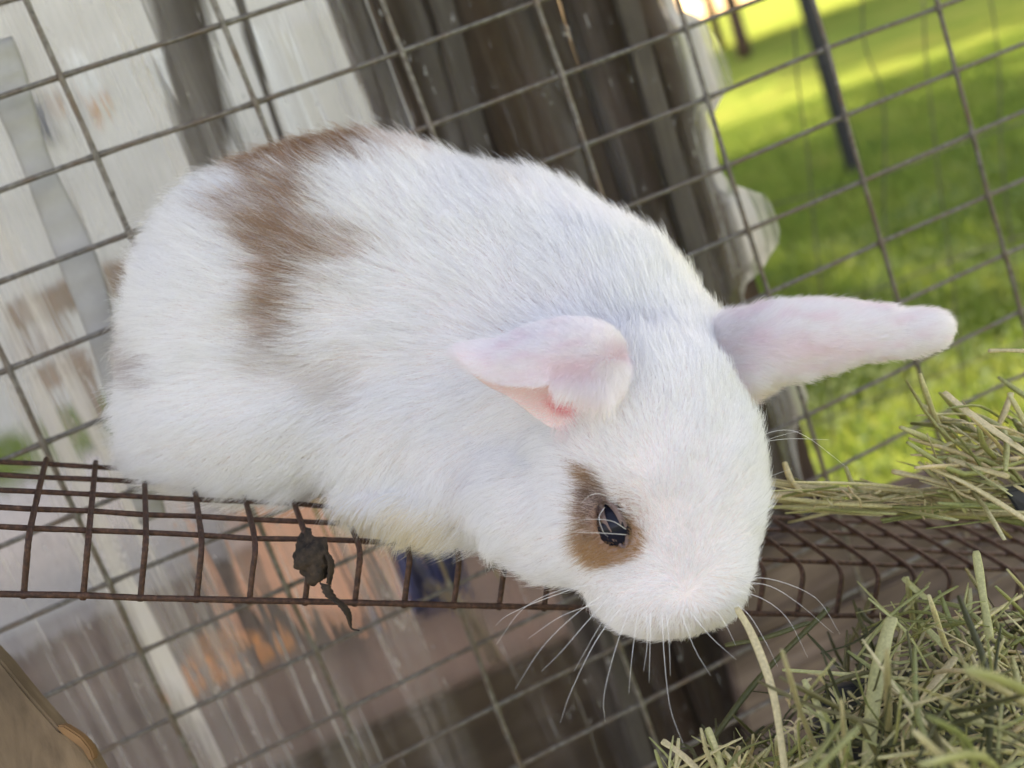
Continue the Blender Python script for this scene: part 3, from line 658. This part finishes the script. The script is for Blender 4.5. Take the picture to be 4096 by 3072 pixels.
view = (A + B + C) / 3 - CAM; facing = -(tn * view).sum(1) / (np.linalg.norm(view, axis=1) * np.linalg.norm(tn, axis=1) + 1e-9)
kind = np.where(isR[tv[:, 0]], 1, np.where(isL[tv[:, 0]], 2, 0))
headw = 1 / (1 + np.exp(-(tuv[:, 0] - 1180) / 40)) * (tz < 600)
wgt = ar * np.where(facing > -.25, 1.0, .22) * (1 + .9 * headw) * np.where(kind > 0, 5.5, 1)
def grow(n, wgt, kinds, lenmul=1.0, seed=0):
    g = np.random.default_rng(seed)
    w = wgt * np.isin(kind, kinds); t = g.choice(ntri, n, p=w / w.sum())
    r1, r2 = np.sqrt(g.random(n)), g.random(n); bc = np.c_[1 - r1, r1 * (1 - r2), r1 * r2]
    P = (Wv[tv[t]] * bc[:, :, None]).sum(1); Nn = (vn[tv[t]] * bc[:, :, None]).sum(1); Nn /= np.linalg.norm(Nn, axis=1)[:, None] + 1e-9
    return P, Nn, kind[t], t
n_hair = 420000
P, Nn, kd_, ti = grow(n_hair, wgt, [0, 1, 2], seed=5)
huv, hz = uv_of(P)
keep = ~((kd_ == 0) & (((huv[:, 0] - 1324) * .894 + (huv[:, 1] - 1131) * .447) ** 2 / 13.5 ** 2 + (-(huv[:, 0] - 1324) * .447 * 0 + ((huv[:, 1] - 1131) * .894 - (huv[:, 0] - 1324) * .447)) ** 2 / 46 ** 2 < 1) & (hz < 560) & (huv[:, 0] < 9999) & ((Nn * (CAM - P)).sum(1) > 0))
iL = (tv[ti][:, 0] - nb - len(earR)) % (2 * nkL); inner = (kd_ == 2) & (iL >= nkL - 1)
keep &= ~(inner & (rng.random(n_hair) < .965)); inn2 = (kd_ == 1) & (((tv[ti][:, 0] - nb) % 34) >= 17); keep &= ~(inn2 & (rng.random(n_hair) < .7))
P, Nn, kd_, huv, hz, inner = P[keep], Nn[keep], kd_[keep], huv[keep], hz[keep], inner[keep]; nH = len(P)
dirs = np.zeros((nH, 2)); ln = np.zeros(nH)
for s0 in range(0, nH, 40000):
    q_ = huv[s0:s0 + 40000]; d2 = ((q_[:, None] - FLOW[None, :, :2]) ** 2).sum(2); w = 1 / (d2 + 900) ** 1.6
    w /= w.sum(1)[:, None]; dirs[s0:s0 + 40000] = w @ FLOW[:, 2:4]; ln[s0:s0 + 40000] = w @ FLOW[:, 4]
e1, e2 = kd_ == 1, kd_ == 2
dirs[e1] = np.c_[np.full(e1.sum(), 1.), .03 + .5 * np.clip((huv[e1, 1] - 775) / 50, 0, 1) - .12 * np.clip((745 - huv[e1, 1]) / 60, 0, 1)]; dirs[e2] = np.c_[np.full(e2.sum(), -1), .25 * (huv[e2, 1] - 770) / 60 * .4]
low = e2 & (huv[:, 0] > 1190) & (~inner); dirs[low] = np.c_[np.full(low.sum(), -.5), np.clip((huv[low, 1] - 760) / 60, -.2, 1.2)]
ln[e1] = np.interp(huv[e1, 0], [1530, 1600, 1800, 2050], [9, 6.5, 5.2, 4.8]); ln[e2] = np.interp(huv[e2, 0], [975, 1200, 1300, 1360], [3.8, 4.4, 5.4, 6]); 
fr_ = e2 & (~inner) & (huv[:, 0] > 1205) & (huv[:, 1] > 805) & (huv[:, 0] < 1310); ln[fr_] *= 1.8
ln[inner] = 1.2
sm = np.array([[mn.noise(Vector(p * 60)), mn.noise(Vector(p * 60 + 7.3)), mn.noise(Vector(p * 160))] for p in P])
D3 = d2w(np.c_[dirs, np.zeros(nH)]); D3 = D3 / np.linalg.norm(D3, axis=1)[:, None]
D = D3 - Nn * (D3 * Nn).sum(1)[:, None]; D /= np.linalg.norm(D, axis=1)[:, None] + 1e-6
side = np.cross(Nn, D); bodyh = kd_ == 0; headw_h = 1 / (1 + np.exp(-(huv[:, 0] - 1180) / 40)) * (hz < 600) * bodyh
ang = np.where(bodyh, .30, .45) * sm[:, 0] * 1.6 + rng.normal(0, np.where(bodyh, .2, .1))
D = D * np.cos(ang)[:, None] + side * np.sin(ang)[:, None]
guard = (rng.random(nH) < .13) & bodyh
edge_ = e1 * np.clip((huv[:, 1] - 775) / 40, 0, 1) * np.clip((1850 - huv[:, 0]) / 120, 0, 1); dirs_e = edge_
L = ln * (1 + .35 * edge_) * 1.28 / 1000 * rng.uniform(.5, 1.25, nH) * np.where(guard, 1.25, 1) * (1 + .35 * sm[:, 1])
lift = np.where(bodyh, .78, .8) + rng.normal(0, .10, nH) * np.where(bodyh, 1, 2.6) + .25 * sm[:, 2]; lift[inner] = .8; lift += guard * .12 + headw_h * .12
NP = 6; ts = np.linspace(0, 1, NP)
H = np.zeros((nH, NP, 3)); H[:, 0] = P - Nn * .0006; pos = H[:, 0].copy()
for k in range(1, NP):
    a = lift * (1.25 - 1.0 * ts[k]); stp = (L / (NP - 1))[:, None] * (D * np.cos(a)[:, None] + Nn * np.sin(a)[:, None]); pos = pos + stp; H[:, k] = pos
# clumping towards a sparser set of leading hairs
def clump(H, sel, ncl, amt, powr, seed):
    g = np.random.default_rng(seed); ids = np.where(sel)[0]; c = g.choice(ids, ncl, replace=False); kd = kdtree.KDTree(ncl)
    for q_, i_ in enumerate(c): kd.insert(H[i_, 2], q_)
    kd.balance(); near = c[np.array([kd.find(H[i_, 2])[1] for i_ in ids])]
    am = (amt * g.uniform(.3, 1.2, len(ids)))[:, None, None] * (ts ** powr)[None, :, None]
    H[ids] = H[ids] * (1 - am) + am * (H[near] - H[near][:, :1] + H[near][:, :1]) ; return H
H = clump(H, bodyh & (hz > 0), 20000, .45, 1.3, 2)
H[:, 1:] += rng.normal(0, .00012, (nH, NP - 1, 3)) * ts[1:, None]
# coat colours
def poly_sd(p, poly):
    poly = np.array(poly, float); a, b_ = poly, np.roll(poly, -1, 0); dmin = np.full(len(p), 1e9); ins = np.zeros(len(p), bool)
    for s_, e_ in zip(a, b_):
        w_ = e_ - s_; t_ = np.clip(((p - s_) @ w_) / (w_ @ w_), 0, 1); dd = np.linalg.norm(p - s_ - t_[:, None] * w_, axis=1); dmin = np.minimum(dmin, dd)
        cr = ((s_[1] > p[:, 1]) != (e_[1] > p[:, 1])) & (p[:, 0] < (e_[0] - s_[0]) * (p[:, 1] - s_[1]) / (e_[1] - s_[1] + 1e-9) + s_[0]); ins ^= cr
    return np.where(ins, -dmin, dmin)
col = np.tile([.93, .93, .935], (nH, 1)) * np.where(rng.random((nH, 1)) < .2, rng.uniform(.72, .9, (nH, 1)), rng.uniform(.94, 1.03, (nH, 1)))
# 
streak = np.array([mn.noise(Vector((p[0] * .012 + p[1] * .006, (p[1] - p[0] * .25) * .055, 0))) for p in huv]) ; str2 = rng.normal(0, 1, nH); pw_ = rng.random(nH)
def patch(poly, soft, colr, amt, noise_px, vis=-2):
    sd_ = poly_sd(huv, poly) + streak * noise_px + sm[:, 0] * noise_px * .8 + str2 * soft * .4
    w_ = np.clip(.5 - sd_ / soft, 0, 1) * amt * bodyh * np.where(pw_ < .09, .15, 1); global col
    cc = np.array(colr) * (1 + .22 * sm[:, 2] + .12 * str2 * .5)[:, None]; col = col * (1 - w_[:, None]) + np.clip(cc, 0, 1) * w_[:, None]
BRN = (.28, .14, .07)
patch([(480, 372), (540, 320), (650, 250), (760, 240), (860, 250), (872, 312), (815, 345), (770, 362), (720, 385), (660, 400), (600, 392), (530, 388)], 28, BRN, 1, 30)
patch([(840, 300), (930, 310), (925, 350), (860, 352), (820, 340)], 40, (.60, .44, .35), .75, 34)
patch([(540, 372), (640, 378), (700, 420), (716, 452), (660, 470), (690, 505), (770, 528), (800, 552), (740, 578), (690, 600), (665, 650), (640, 720), (600, 730), (572, 680), (556, 620), (560, 560), (540, 500), (482, 462), (480, 445), (540, 440), (530, 405)], 42, (.33, .185, .11), .97, 58)
patch([(600, 720), (660, 740), (720, 780), (790, 800), (760, 850), (700, 850), (650, 800), (600, 770)], 70, (.50, .41, .35), .6, 50)
patch([(272, 715), (300, 735), (325, 770), (345, 820), (318, 832), (290, 800), (268, 760)], 24, (.40, .32, .31), .85, 20)
patch([(1085, 395), (1125, 390), (1140, 425), (1110, 435)], 30, (.75, .66, .58), .6, 14)
patch([(1500, 560), (1560, 700), (1400, 720), (1350, 560)], 120, (.93, .92, .84), .6, 30)
patch([(700, 1085), (800, 1085), (900, 1105), (980, 1130), (1000, 1200), (710, 1200)], 46, (.78, .64, .36), .8, 30)
# grey-beige muzzle shadow painted into the fur under the chin and throat
patch([(1400, 1355), (1480, 1330), (1560, 1318), (1560, 1400), (1400, 1400)], 30, (.80, .75, .66), .6, 10)
w_sel = bodyh & (hz < 560) & (huv[:, 0] > 1200) & (huv[:, 0] < 1440)
sd_ = poly_sd(huv, [(1250, 1000), (1268, 1012), (1296, 1022), (1312, 1052), (1326, 1085), (1362, 1112), (1384, 1140), (1400, 1165), (1397, 1200), (1360, 1212), (1326, 1228), (1291, 1225), (1267, 1210), (1250, 1182), (1246, 1152), (1256, 1128), (1250, 1100), (1259, 1072), (1262, 1047), (1255, 1018)]) + 3 * str2 + 5 * streak
w_ = np.clip(.5 - sd_ / 8, 0, 1) * w_sel
eb = np.array([.36, .20, .10]) * (1 - np.clip(gdist(huv, (1298, 1092), (44, 58)), 0, 1)[:, None]) + np.array([.13, .09, .085]) * np.clip(gdist(huv, (1298, 1092), (44, 58)), 0, 1)[:, None]
eb = np.where((huv[:, 1] > 1165)[:, None], eb * np.array([1.12, 1.05, .95]), eb)
col = col * (1 - w_[:, None]) + eb * (1 + .1 * str2)[:, None] * w_[:, None]
# ears: thin fur over pink skin
col = lay(col, (.93, .84, .86), np.clip((kd_ > 0) * .4, 0, 1)); col = lay(col, (.90, .66, .70), e1 * gdist(huv, (1740, 752), (130, 24)) * .5); col = lay(col, (.88, .60, .62), e2 * gdist(huv, (1230, 790), (60, 22)) * .5)
est = np.array([mn.noise(Vector((p[0] * .02, p[1] * .05, 3.))) for p in huv]); col = lay(col, (.86, .60, .68), (kd_ > 0) * np.clip(est * .5 + .10 * str2 + .08, 0, .4) * (~inner))
col = lay(col, (.80, .66, .52), e1 * gdist(huv, (1620, 838), (36, 16)) * .8)
col = lay(col, (.90, .70, .70), inner * .8)
col = np.clip(col, .01, .97)
rad = np.where(bodyh, .072, .06) / 1000 * rng.uniform(.7, 1.2, nH)
fc = bpy.data.hair_curves.new('fur'); fc.add_curves([NP] * nH)
Hf = H.reshape(-1, 3).astype(np.float32)
fc.position_data.foreach_set('vector', Hf.ravel()) if hasattr(fc, 'position_data') else None
ra = fc.attributes.get('radius') or fc.attributes.new('radius', 'FLOAT', 'POINT')
ra.data.foreach_set('value', (rad[:, None] * np.array([1, 1, .92, .75, .5, .12])[None]).astype(np.float32).ravel())
fa = fc.attributes.new('fcol', 'FLOAT_COLOR', 'CURVE'); fa.data.foreach_set('color', np.c_[col, np.ones(nH)].astype(np.float32).ravel())
fo = bpy.data.objects.new('fur', fc); COL.objects.link(fo); child(fo)
m = bpy.data.materials.new('rabbit_fur'); m.use_nodes = True; nt = m.node_tree; nt.nodes.clear()
out = N(nt, 'OutputMaterial'); a_ = N(nt, 'Attribute'); a_.attribute_name = 'fcol'
hp = N(nt, 'BsdfHairPrincipled'); hp.parametrization = 'COLOR'; hp.inputs['Roughness'].default_value = .45; hp.inputs['Radial Roughness'].default_value = .6
nt.links.new(a_.outputs['Color'], hp.inputs['Color'])
df = N(nt, 'BsdfDiffuse'); nt.links.new(a_.outputs['Color'], df.inputs[0])
mx = N(nt, 'MixShader'); mx.inputs[0].default_value = .5; nt.links.new(hp.outputs[0], mx.inputs[1]); nt.links.new(df.outputs[0], mx.inputs[2]); nt.links.new(mx.outputs[0], out.inputs[0])
fc.materials.append(m)

# ---- eye: dark ball, lids, corner
def ball(name, c, r, mt, sc=(1, 1, 1), rotm=None):
    bm = bmesh.new(); bmesh.ops.create_uvsphere(bm, u_segments=40, v_segments=24, radius=1)
    for v_ in bm.verts:
        p = np.array(v_.co) * np.array(sc) * r
        if rotm is not None: p = rotm @ p
        v_.co = Vector(c2w(c + p)[0])
    me_ = bpy.data.meshes.new(name); bm.to_mesh(me_); bm.free(); return child(link(name, me_, mt))
m, nt, b = mat('rabbit_eye'); b.inputs['Base Color'].default_value = (.012, .013, .022, 1); b.inputs['Roughness'].default_value = .04; b.inputs['Specular IOR Level'].default_value = .16; b.inputs['IOR'].default_value = 1.45
eye = ball('eye', ec, r_e, m)
# lids: a thick almond rim around the opening
LID = mk_plain('dark_eyelid', (.19, .125, .115), .7, .25, 300)
V = []
for ring, f_ in enumerate((0, .22, .6, .95, 1.15)):
    for p2, zs_ in zip(ringp[ring], ringz[ring]):
        c3 = camp(p2[0], p2[1], ec[2]); dxy = np.hypot(c3[0] - ec[0], c3[1] - ec[1]); zb = ec[2] - math.sqrt(max((r_e + .2) ** 2 - dxy ** 2, 1))
        zz_ = zb * (1 - f_) + (zs_ - .3) * f_ - (.35 if ring == 1 else .2 if ring == 2 else 0); zz_ = zz_ if f_ <= 1 else zs_ + 1.6
        V.append(c2w(camp(p2[0], p2[1], zz_))[0])
F = [(i * 48 + k, i * 48 + (k + 1) % 48, (i + 1) * 48 + (k + 1) % 48, (i + 1) * 48 + k) for i in range(4) for k in range(48)]
child(link('eyelid', mesh('eyelid', V, F), LID))
# ---- whiskers and long brow hairs
WH = mk_plain('white_whisker', (.85, .84, .82), .35, .03)
wl = [[(1250,1268,520),(1160,1300,512),(1095,1330,508),(1070,1352,506)], [(1290,1262,515),(1210,1275,500),(1130,1315,494),(1072,1392,490)], [(1315,1275,512),(1240,1330,498),(1170,1400,492),(1112,1490,488)],
 [(1320,1285,510),(1262,1350,495),(1215,1405,490),(1170,1450,488)], [(1352,1300,508),(1290,1380,495),(1235,1490,490),(1210,1562,488)], [(1362,1310,508),(1330,1400,497),(1305,1500,494),(1307,1560,494)],
 [(1378,1320,508),(1365,1420,500),(1358,1500,498)], [(1395,1320,506),(1398,1390,498),(1390,1450,495)], [(1405,1322,505),(1404,1400,498),(1402,1475,496)], [(1430,1322,505),(1435,1420,498),(1448,1530,494),(1478,1612,490)],
 [(1440,1322,505),(1446,1400,500),(1448,1460,498)], [(1470,1320,507),(1500,1400,500),(1535,1460,497)], [(1490,1320,507),(1535,1375,500),(1590,1425,497)], [(1560,1262,515),(1650,1262,508),(1720,1300,505),(1800,1368,503)],
 [(1565,1272,514),(1640,1290,507),(1700,1335,503),(1745,1420,500)], [(1555,1290,514),(1610,1320,507),(1650,1380,503),(1680,1440,500)], [(1585,1255,517),(1660,1250,510),(1760,1290,507),(1815,1370,504)], [(1540,1310,513),(1565,1345,508),(1590,1395,504)],
 [(1600,960,540),(1680,930,530),(1740,942,525),(1830,1010,520)], [(1605,990,540),(1660,950,530),(1730,930,526)], [(1600,1050,538),(1660,1030,530),(1710,1012,526)], [(1615,960,542),(1700,948,534),(1790,950,530)],
 [(1352,1143,503),(1320,1125,497),(1270,1122,492),(1222,1130,490)], [(1352,1155,503),(1310,1152,497),(1260,1150,494),(1215,1148,492)], [(1310,1071,506),(1290,1066,500),(1270,1073,498),(1253,1090,497)],
 [(1306,1096,503),(1294,1118,498),(1303,1148,497),(1314,1160,498)], [(1300,1300,514),(1215,1330,500),(1140,1380,494)], [(1336,1300,510),(1300,1345,500),(1240,1450,494)]]
for w_ in wl:
    c_ = spline([pt(*p) for p in w_], 16); child(tube('whisker', c_, np.linspace(.00013, .00003, 16) * (1.0), WH, None, 5))

# ------------------------------------------------------------------ feeder tray and hay
TRAY = mk_plain('black_rubber_tray', (.012, .012, .014), .6, .3)
tray = thing('feeder_tray', 'black rubber feeder tray under the hay at lower right', 'tray')
def slab(name, pts_, t=6.0, m=TRAY, parent=tray):
    n_ = d2w([0, -.35, .94])[0] * t / 1000
    return prism(name, [pt(*p) for p in pts_], n_, m, parent, .001)
slab('base', [(1700, 1760, 490), (1760, 1560, 560), (2180, 1480, 640), (2450, 1700, 560)])
slab('back_panel', [(1765, 1555, 566), (1790, 1490, 575), (2280, 1400, 650), (2280, 1470, 645)], 5)
slab('rim', [(2172, 1062, 600), (2260, 1040, 610), (2330, 1180, 600), (2215, 1130, 600)], 5)
def mk_hay(name, c0, c1, c2, sc=25):
    m, nt, b = mat(name); v = mapping(nt)
    gi = N(nt, 'NewGeometry'); av = N(nt, 'Math', operation='MULTIPLY_ADD'); nt.links.new(gi.outputs['Random Per Island'], av.inputs[0]); av.inputs[1].default_value = .6
    ns = N(nt, 'Math', operation='MULTIPLY'); nt.links.new(noise(nt, v, sc, 3, .6), ns.inputs[0]); ns.inputs[1].default_value = .4; nt.links.new(ns.outputs[0], av.inputs[2])
    c = ramp(nt, av.outputs[0], [(.2, c0), (.5, c1), (.78, c2)])
    st = ramp(nt, noise(nt, mapping(nt), 700, 4, .6), [(.3, .75), (.7, 1.15)])
    mm = N(nt, 'MixRGB'); mm.blend_type = 'MULTIPLY'; mm.inputs[0].default_value = 1; nt.links.new(c, mm.inputs[1]); nt.links.new(st, mm.inputs[2])
    nt.links.new(mm.outputs[0], b.inputs['Base Color']); b.inputs['Roughness'].default_value = .6
    tr = N(nt, 'BsdfTranslucent'); nt.links.new(mm.outputs[0], tr.inputs[0]); mx = N(nt, 'MixShader'); mx.inputs[0].default_value = .2
    nt.links.new(b.outputs[0], mx.inputs[1]); nt.links.new(tr.outputs[0], mx.inputs[2]); nt.links.new(mx.outputs[0], nt.nodes['Material Output'].inputs[0]); return m
HG = mk_hay('sage_hay', (.24, .27, .09), (.46, .46, .20), (.70, .62, .34))
HS = mk_hay('straw_hay', (.42, .38, .2), (.62, .53, .3), (.7, .55, .32))
HD = mk_hay('shaded_olive_hay', (.04, .045, .016), (.09, .095, .035), (.17, .15, .06))  # darkened copy of the sage hay, painting the shaded gaps of the pile
hay_l = [
 ('long hay stem hanging from the muzzle, green above and straw yellow below', [(1591,1312,500),(1629,1381,492),(1671,1503,480),(1698,1680,470)], 17, HS),
 ('broad flat sage green hay blade standing upright in the lower right pile', [(1926,1335,500),(1911,1388,492),(1888,1503,480),(1872,1690,468)], 34, HG),
 ('slender hay stem leaning left beside the broad upright blade', [(1736,1468,500),(1770,1533,492),(1820,1680,478)], 14, HG),
 ('hay stem sloping down right from the rear of the pile under the lip', [(1991,1346,560),(2068,1423,545),(2150,1490,535)], 17, HG),
 ('thick pale green hay blade running off the right edge low down', [(2030,1510,470),(2129,1568,465),(2260,1640,460)], 30, HG),
 ('level greenish hay stem crossing the middle of the lower pile', [(1690,1447,540),(1900,1462,540),(2140,1478,545)], 12, HG),
 ('bright green hay blade standing up across the shelf lip, right', [(2108,1190,545),(2121,1270,538),(2138,1380,530)], 18, HG),
 ('short hay piece lying slanted in the lip opening', [(1950,1248,620),(1985,1280,616),(2020,1308,612)], 17, HG),
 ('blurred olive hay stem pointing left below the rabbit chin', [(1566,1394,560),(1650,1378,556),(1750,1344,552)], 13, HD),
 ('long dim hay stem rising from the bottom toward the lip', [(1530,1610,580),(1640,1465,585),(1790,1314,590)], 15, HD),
 ('knobbly tan hay stalk with nodes in the lower pile', [(1925,1680,500),(1984,1518,510),(2014,1480,512),(2064,1420,520)], 19, HS),
 ('short yellowish hay stub at the lower left tip of the pile', [(1430,1600,530),(1470,1628,526),(1515,1670,522)], 17, HS),
 ('thin hay stem near the bottom edge just right of the stub', [(1528,1572,530),(1545,1610,526),(1566,1680,520)], 13, HG),
 ('thick straw stem slanting down from the wire toward the right edge', [(2039,847,590),(2107,902,580),(2250,1000,565)], 19, HS),
 ('upright pale hay stem crossing behind the thick slanting straw', [(2186,848,600),(2162,909,600),(2128,965,602)], 15, HS),
 ('single short straw jutting in from the right edge beside the ear', [(2134,758,600),(2180,757,596),(2260,760,590)], 11, HS),
 ('pale hay stem lying left with a blunt end above the shelf', [(1926,1018,610),(2000,1034,606),(2095,1062,600)], 15, HS),
 ('longest bright straw slanting down over the shelf at right', [(2003,1006,585),(2107,1056,580),(2250,1145,570)], 15, HS),
 ('short upturned hay stub nearest the muzzle on the shelf', [(1694,998,630),(1708,1035,628),(1732,1066,628)], 13, HS),
 ('second upturned hay stub standing on the shelf further right', [(1826,1008,640),(1842,1045,638),(1870,1072,636)], 14, HG),
 ('upper level hay stem lying along the back of the shelf', [(1668,1066,650),(1850,1070,660),(2040,1082,670)], 13, HS),
 ('thick level hay stem reaching the muzzle along the shelf', [(1640,1094,630),(1850,1100,640),(2060,1122,650)], 18, HG),
 ('lower level hay stem on the shelf running to the right edge', [(1860,1090,630),(2040,1108,640),(2240,1132,650)], 15, HG),
 ('flattened pale husk lying among the straws on the right', [(2047,990,595),(2100,1008,590),(2180,1030,586)], 16, HS),
 ('hay stem rising to the right across the pile above the shelf', [(2036,1018,605),(2090,990,605),(2150,962,608)], 15, HS),
]
for lab, P_, w_, mt in hay_l:
    c_ = spline([pt(*p) for p in P_], 22); zc = P_[1][2]; r_ = w_ * .5 * S * zc / FPX / 1000
    rr = r_ * (1 + .10 * np.sin(np.linspace(0, 9, 22) + len(lab))) * np.r_[.75, np.ones(20), .8]
    flat = .35 if w_ > 16 else .7
    o = tube('hay_stem', c_, rr, mt, None, 10, flat); tag(o, lab, 'hay stem', 'loose hay stems on and below the shelf')
# the rest of the hay, beyond counting
def hay_mass(name, label, regs, m, seed):
    g = np.random.default_rng(seed); Vs, Fs = [], []
    for (n_, u0, v0, u1, v1, slope, z0, z1, L0, L1, amin, amax, w0, w1) in regs:
        for _ in range(n_):
            t, s_ = g.random(), g.random(); u = u0 + (u1 - u0) * t; v = v0 + (v1 - v0) * s_ + slope * (t - .5)
            z = g.uniform(z0, z1); a = g.uniform(amin, amax); Lp = g.uniform(L0, L1); dz = g.normal(0, Lp * .12) ; bd = g.normal(0, Lp * (.03 if amax < .5 else .10))
            c_ = np.array([math.cos(a), math.sin(a)]); nn = np.array([-c_[1], c_[0]])
            q_ = [np.array([u, v]) + c_ * Lp * k for k in (-.5, 0, .5)]; q_[1] = q_[1] + nn * bd
            P_ = spline([pt(q_[k][0], q_[k][1], z + dz * (k - 1)) for k in range(3)], 7)
            r_ = g.uniform(w0, w1) * .5 * S * z / FPX / 1000; V_, F_ = tube_vf(P_, np.r_[.6, 1, 1, 1.1, 1, 1, .7] * r_, 5, True, g.choice([.3, .8])); b_ = len(Vs); Vs.extend(V_); Fs.extend([tuple(q + b_ for q in f_) for f_ in F_])
    tag(link(name, mesh(name, Vs, Fs), m), label, kind='stuff')
low = lambda n_, w=1.: (n_, 1760, 1470, 2280, 1720, -40, 430, 570, 90, 420, 0, 3.14, 4 * w, 17 * w)
hay_mass('hay', 'tangled sage green hay filling the lower right corner', [low(80), (7, 1700, 1500, 2250, 1720, -40, 370, 410, 160, 380, .4, 2.6, 16, 30), (90, 1420, 1620, 1800, 1740, -30, 500, 570, 50, 170, .3, 2.8, 5, 13), (80, 1900, 1300, 2280, 1500, 0, 520, 640, 60, 220, 0, 3.14, 5, 14),
   (40, 1690, 1062, 2260, 1112, 30, 612, 668, 120, 420, -.22, .26, 6, 17), (60, 2030, 900, 2300, 1090, 20, 580, 640, 60, 260, .1, 1.1, 5, 18)], HG, 3)
hay_mass('straw', 'yellower straw mixed through the hay at lower right', [low(55), (160, 1700, 1440, 2260, 1700, 0, 440, 560, 8, 34, 0, 3.14, 3, 8), (50, 1720, 1062, 2230, 1105, 30, 600, 640, 8, 40, 0, 3.14, 3, 7), (24, 1450, 1620, 1800, 1720, -30, 500, 560, 40, 130, .3, 2.8, 5, 12), (24, 1950, 1330, 2260, 1500, 0, 520, 620, 40, 160, 0, 3.14, 5, 13),
   (24, 1690, 1058, 2260, 1105, 30, 612, 660, 120, 400, -.2, .25, 6, 16), (30, 2040, 920, 2290, 1080, 20, 580, 640, 60, 240, -.2, 1.1, 6, 14)], HS, 4)
hay_mass('chaff', 'olive hay coloured dark as shade deep in the lower right pile', [low(80), (70, 1480, 1560, 1900, 1720, -30, 560, 640, 50, 200, 0, 3.14, 4, 12), (90, 1800, 1330, 2280, 1560, 0, 580, 680, 60, 220, 0, 3.14, 5, 13)], HD, 6)
